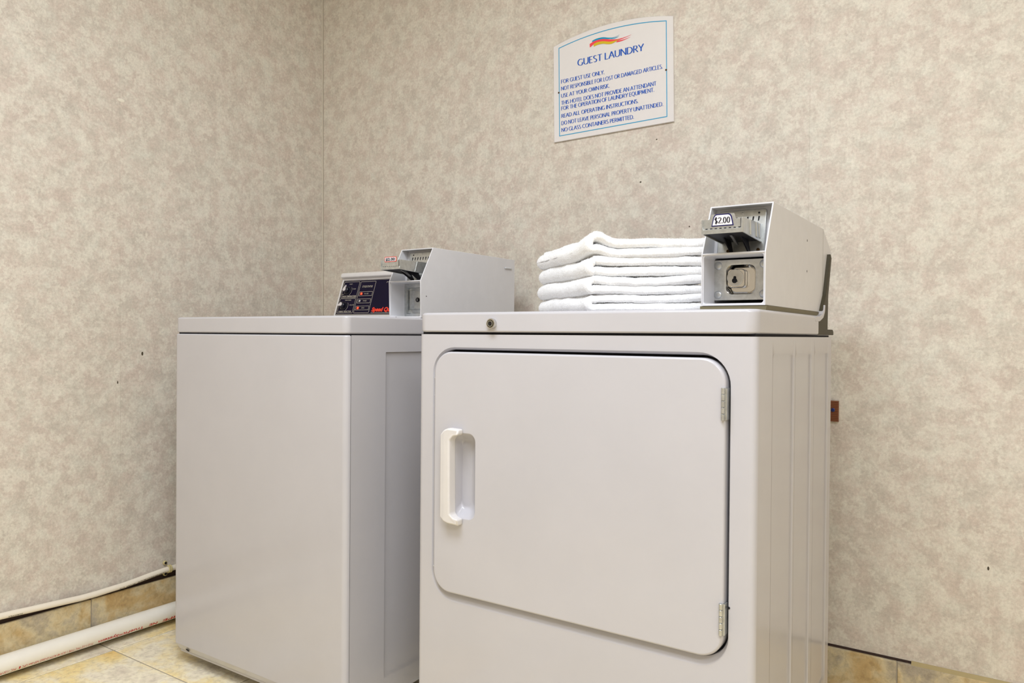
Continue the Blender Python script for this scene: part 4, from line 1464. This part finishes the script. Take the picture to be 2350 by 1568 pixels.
# ------------------------------------------------------------------ folded towels
K0 = Vector((-0.6650, 1.2500))
eR = Vector((0.951, 0.309))
eL = Vector((-0.790, 0.613))


def fbm(x, y, z, o=3):
    return noise.fractal(Vector((x, y, z)), 1.0, 2.0, o)


def make_towel(idx, zb, T, lu, lv, du, dv, bulge, name_label):
    root = thing('folded_towel', name_label, 'towel', (K0.x - 0.05, K0.y + 0.12, zb), 'white towels stacked on the dryer')
    h0 = T * 0.243
    sep = T * 0.255          # mid-surface of each layer sits at T/2 -+ sep
    NS, NV = 200, 130
    # mid path: top layer right end -> fold on the left -> bottom layer right end
    path = []
    fold_r = sep
    nflat = 56
    for i in range(nflat):
        t = i / (nflat - 1)
        path.append((lu - (lu - fold_r) * t, T / 2 + sep, 0.0, 1.0))
    for i in range(1, 24):
        a = math.pi / 2 + math.pi * i / 24
        path.append((fold_r + fold_r * math.cos(a), T / 2 + sep * math.sin(a), math.cos(a), math.sin(a)))
    for i in range(nflat):
        t = i / (nflat - 1)
        path.append((fold_r + (lu - fold_r) * t, T / 2 - sep, 0.0, -1.0))
    m = len(path)
    verts = []
    seed = idx * 13.7
    for j in range(NV):
        v = lv * j / (NV - 1)
        # bunch samples near the near edge so its rounding is smooth
        v = lv * (j / (NV - 1)) ** 1.5
        re = 0.011
        ed = min(v / re, (lv - v) / 0.006)
        kv = math.sqrt(max(0.0, 1 - (1 - min(ed, 1.0)) ** 2))
        ring = []
        for side in (1, -1):
            rng = range(m) if side == 1 else range(m - 1, -1, -1)
            for i in rng:
                u, z, nx, nz = path[i]
                es = min(i, m - 1 - i) / 1.5
                ks = math.sqrt(max(0.0, 1 - (1 - min(es, 1.0)) ** 2))
                h = h0 * (0.22 + 0.78 * kv * ks)
                h = min(h, sep * 0.93) if nflat <= i <= nflat + 22 else h
                h *= 1 + 0.12 * fbm(u * 22 + seed, v * 14, i * 0.02 + side)
                uu, zz = u + nx * h * side, z + nz * h * side
                # lower and upper layer wave on their own
                lay = 1 if i < nflat else (-1 if i > nflat + 22 else 0)
                wv = 0.0052 * fbm(u * 9 + seed + lay * 3.1, v * 9, seed * 0.3)
                edge = 0.0045 * fbm(u * 16 + seed, lay * 2.3 + z * 30, 4.4 + seed)
                zz += wv * (0.4 if z < T / 2 else 1.0)
                # hump at the near corner
                g = math.exp(-((u - 0.012) / 0.022) ** 2) * math.exp(-(v / 0.055) ** 2)
                zz += bulge * g * (1.0 if z > T / 2 else 0.72)
                # slight settling towards the back and right
                vv = v + edge * math.exp(-v / 0.03)
                pu = uu + du + 0.003 * fbm(v * 12, seed, 1.0) * math.exp(-u / 0.05)
                pv = vv + dv
                x = K0.x + eR.x * pu + eL.x * pv
                y = K0.y + eR.y * pu + eL.y * pv
                q = fbm(x * 160, y * 160, (zz + zb) * 160, 2)
                d = 0.0008 * q
                ring.append((x, y + d * -0.6, zb + zz + d))
        verts.append(ring)
    n = len(verts[0])
    flat = [p for rg in verts for p in rg]
    zmin = min(p[2] for p in flat)
    faces = []
    for j in range(NV - 1):
        for i in range(n):
            k = (i + 1) % n
            faces.append((j * n + i, j * n + k, (j + 1) * n + k, (j + 1) * n + i))
    # close both ends strip-wise
    for j, flip in ((0, False), (NV - 1, True)):
        b = j * n
        for i in range(m - 1):
            f = (b + i, b + i + 1, b + n - 2 - i, b + n - 1 - i)
            faces.append(f if not flip else f[::-1])
    me = bpy.data.meshes.new('cloth')
    me.from_pydata(flat, [], faces)
    me.materials.append(M['terry'])
    for p in me.polygons:
        p.use_smooth = True
    me.update()
    bm = bmesh.new()
    bm.from_mesh(me)
    bmesh.ops.recalc_face_normals(bm, faces=bm.faces)
    bm.to_mesh(me)
    bm.free()
    link('cloth', me, root)
    # terry pile: tiny tapering loops standing off the cloth, only on the sides that face the room
    nv = len(me.polygons)
    cen = np.empty(nv * 3)
    nor = np.empty(nv * 3)
    ar = np.empty(nv)
    me.polygons.foreach_get('center', cen)
    me.polygons.foreach_get('normal', nor)
    me.polygons.foreach_get('area', ar)
    cen, nor = cen.reshape(-1, 3), nor.reshape(-1, 3)
    vis = ((nor[:, 1] < 0.5) & (cen[:, 1] < K0.y + 0.20))
    pr = ar * vis
    pr = pr / pr.sum()
    rs = np.random.RandomState(idx)
    cnt = 42000
    pick = rs.choice(nv, cnt, p=pr)
    c = cen[pick] + rs.normal(0, 0.0007, (cnt, 3))
    nn = nor[pick] + rs.normal(0, 0.38, (cnt, 3)) + np.array([0, 0, -0.15])
    nn /= np.linalg.norm(nn, axis=1)[:, None]
    tt = np.cross(nn, rs.normal(0, 1, (cnt, 3)))
    tt /= np.linalg.norm(tt, axis=1)[:, None]
    ln = rs.uniform(0.0008, 0.0019, (cnt, 1))
    wd = rs.uniform(0.00022, 0.00042, (cnt, 1))
    a = c - tt * wd
    b = c + tt * wd
    d = c + nn * ln + rs.normal(0, 0.0004, (cnt, 3))
    V = np.stack([a, b, d], 1).reshape(-1, 3)
    F = np.arange(cnt * 3).reshape(-1, 3)
    pm = bpy.data.meshes.new('terry_pile')
    pm.from_pydata(V.tolist(), [], F.tolist())
    pm.materials.append(M['pile'])
    pm.update()
    po = link('terry_pile', pm, root)
    po['kind'] = 'stuff'
    return root


zb_ = LZ1 + 0.0008
for idx, (T, lu, lv, du, dv, bulge, lab) in enumerate((
        (0.0320, 0.213, 0.262, 0.000, 0.002, 0.000, 'folded white terry towel at the bottom of the stack, resting on the dryer top'),
        (0.0340, 0.213, 0.268, -0.002, 0.000, 0.001, 'folded white terry towel second from the bottom of the stack on the dryer'),
        (0.0350, 0.212, 0.262, 0.001, 0.001, 0.004, 'folded white terry towel directly beneath the topmost towel of the stack'),
        (0.0355, 0.213, 0.275, -0.001, -0.001, 0.015, 'topmost folded white terry towel, its near corner humped up'))):
    make_towel(idx + 1, zb_, T, lu, lv, du, dv, bulge, lab)
    zb_ += T - 0.0006
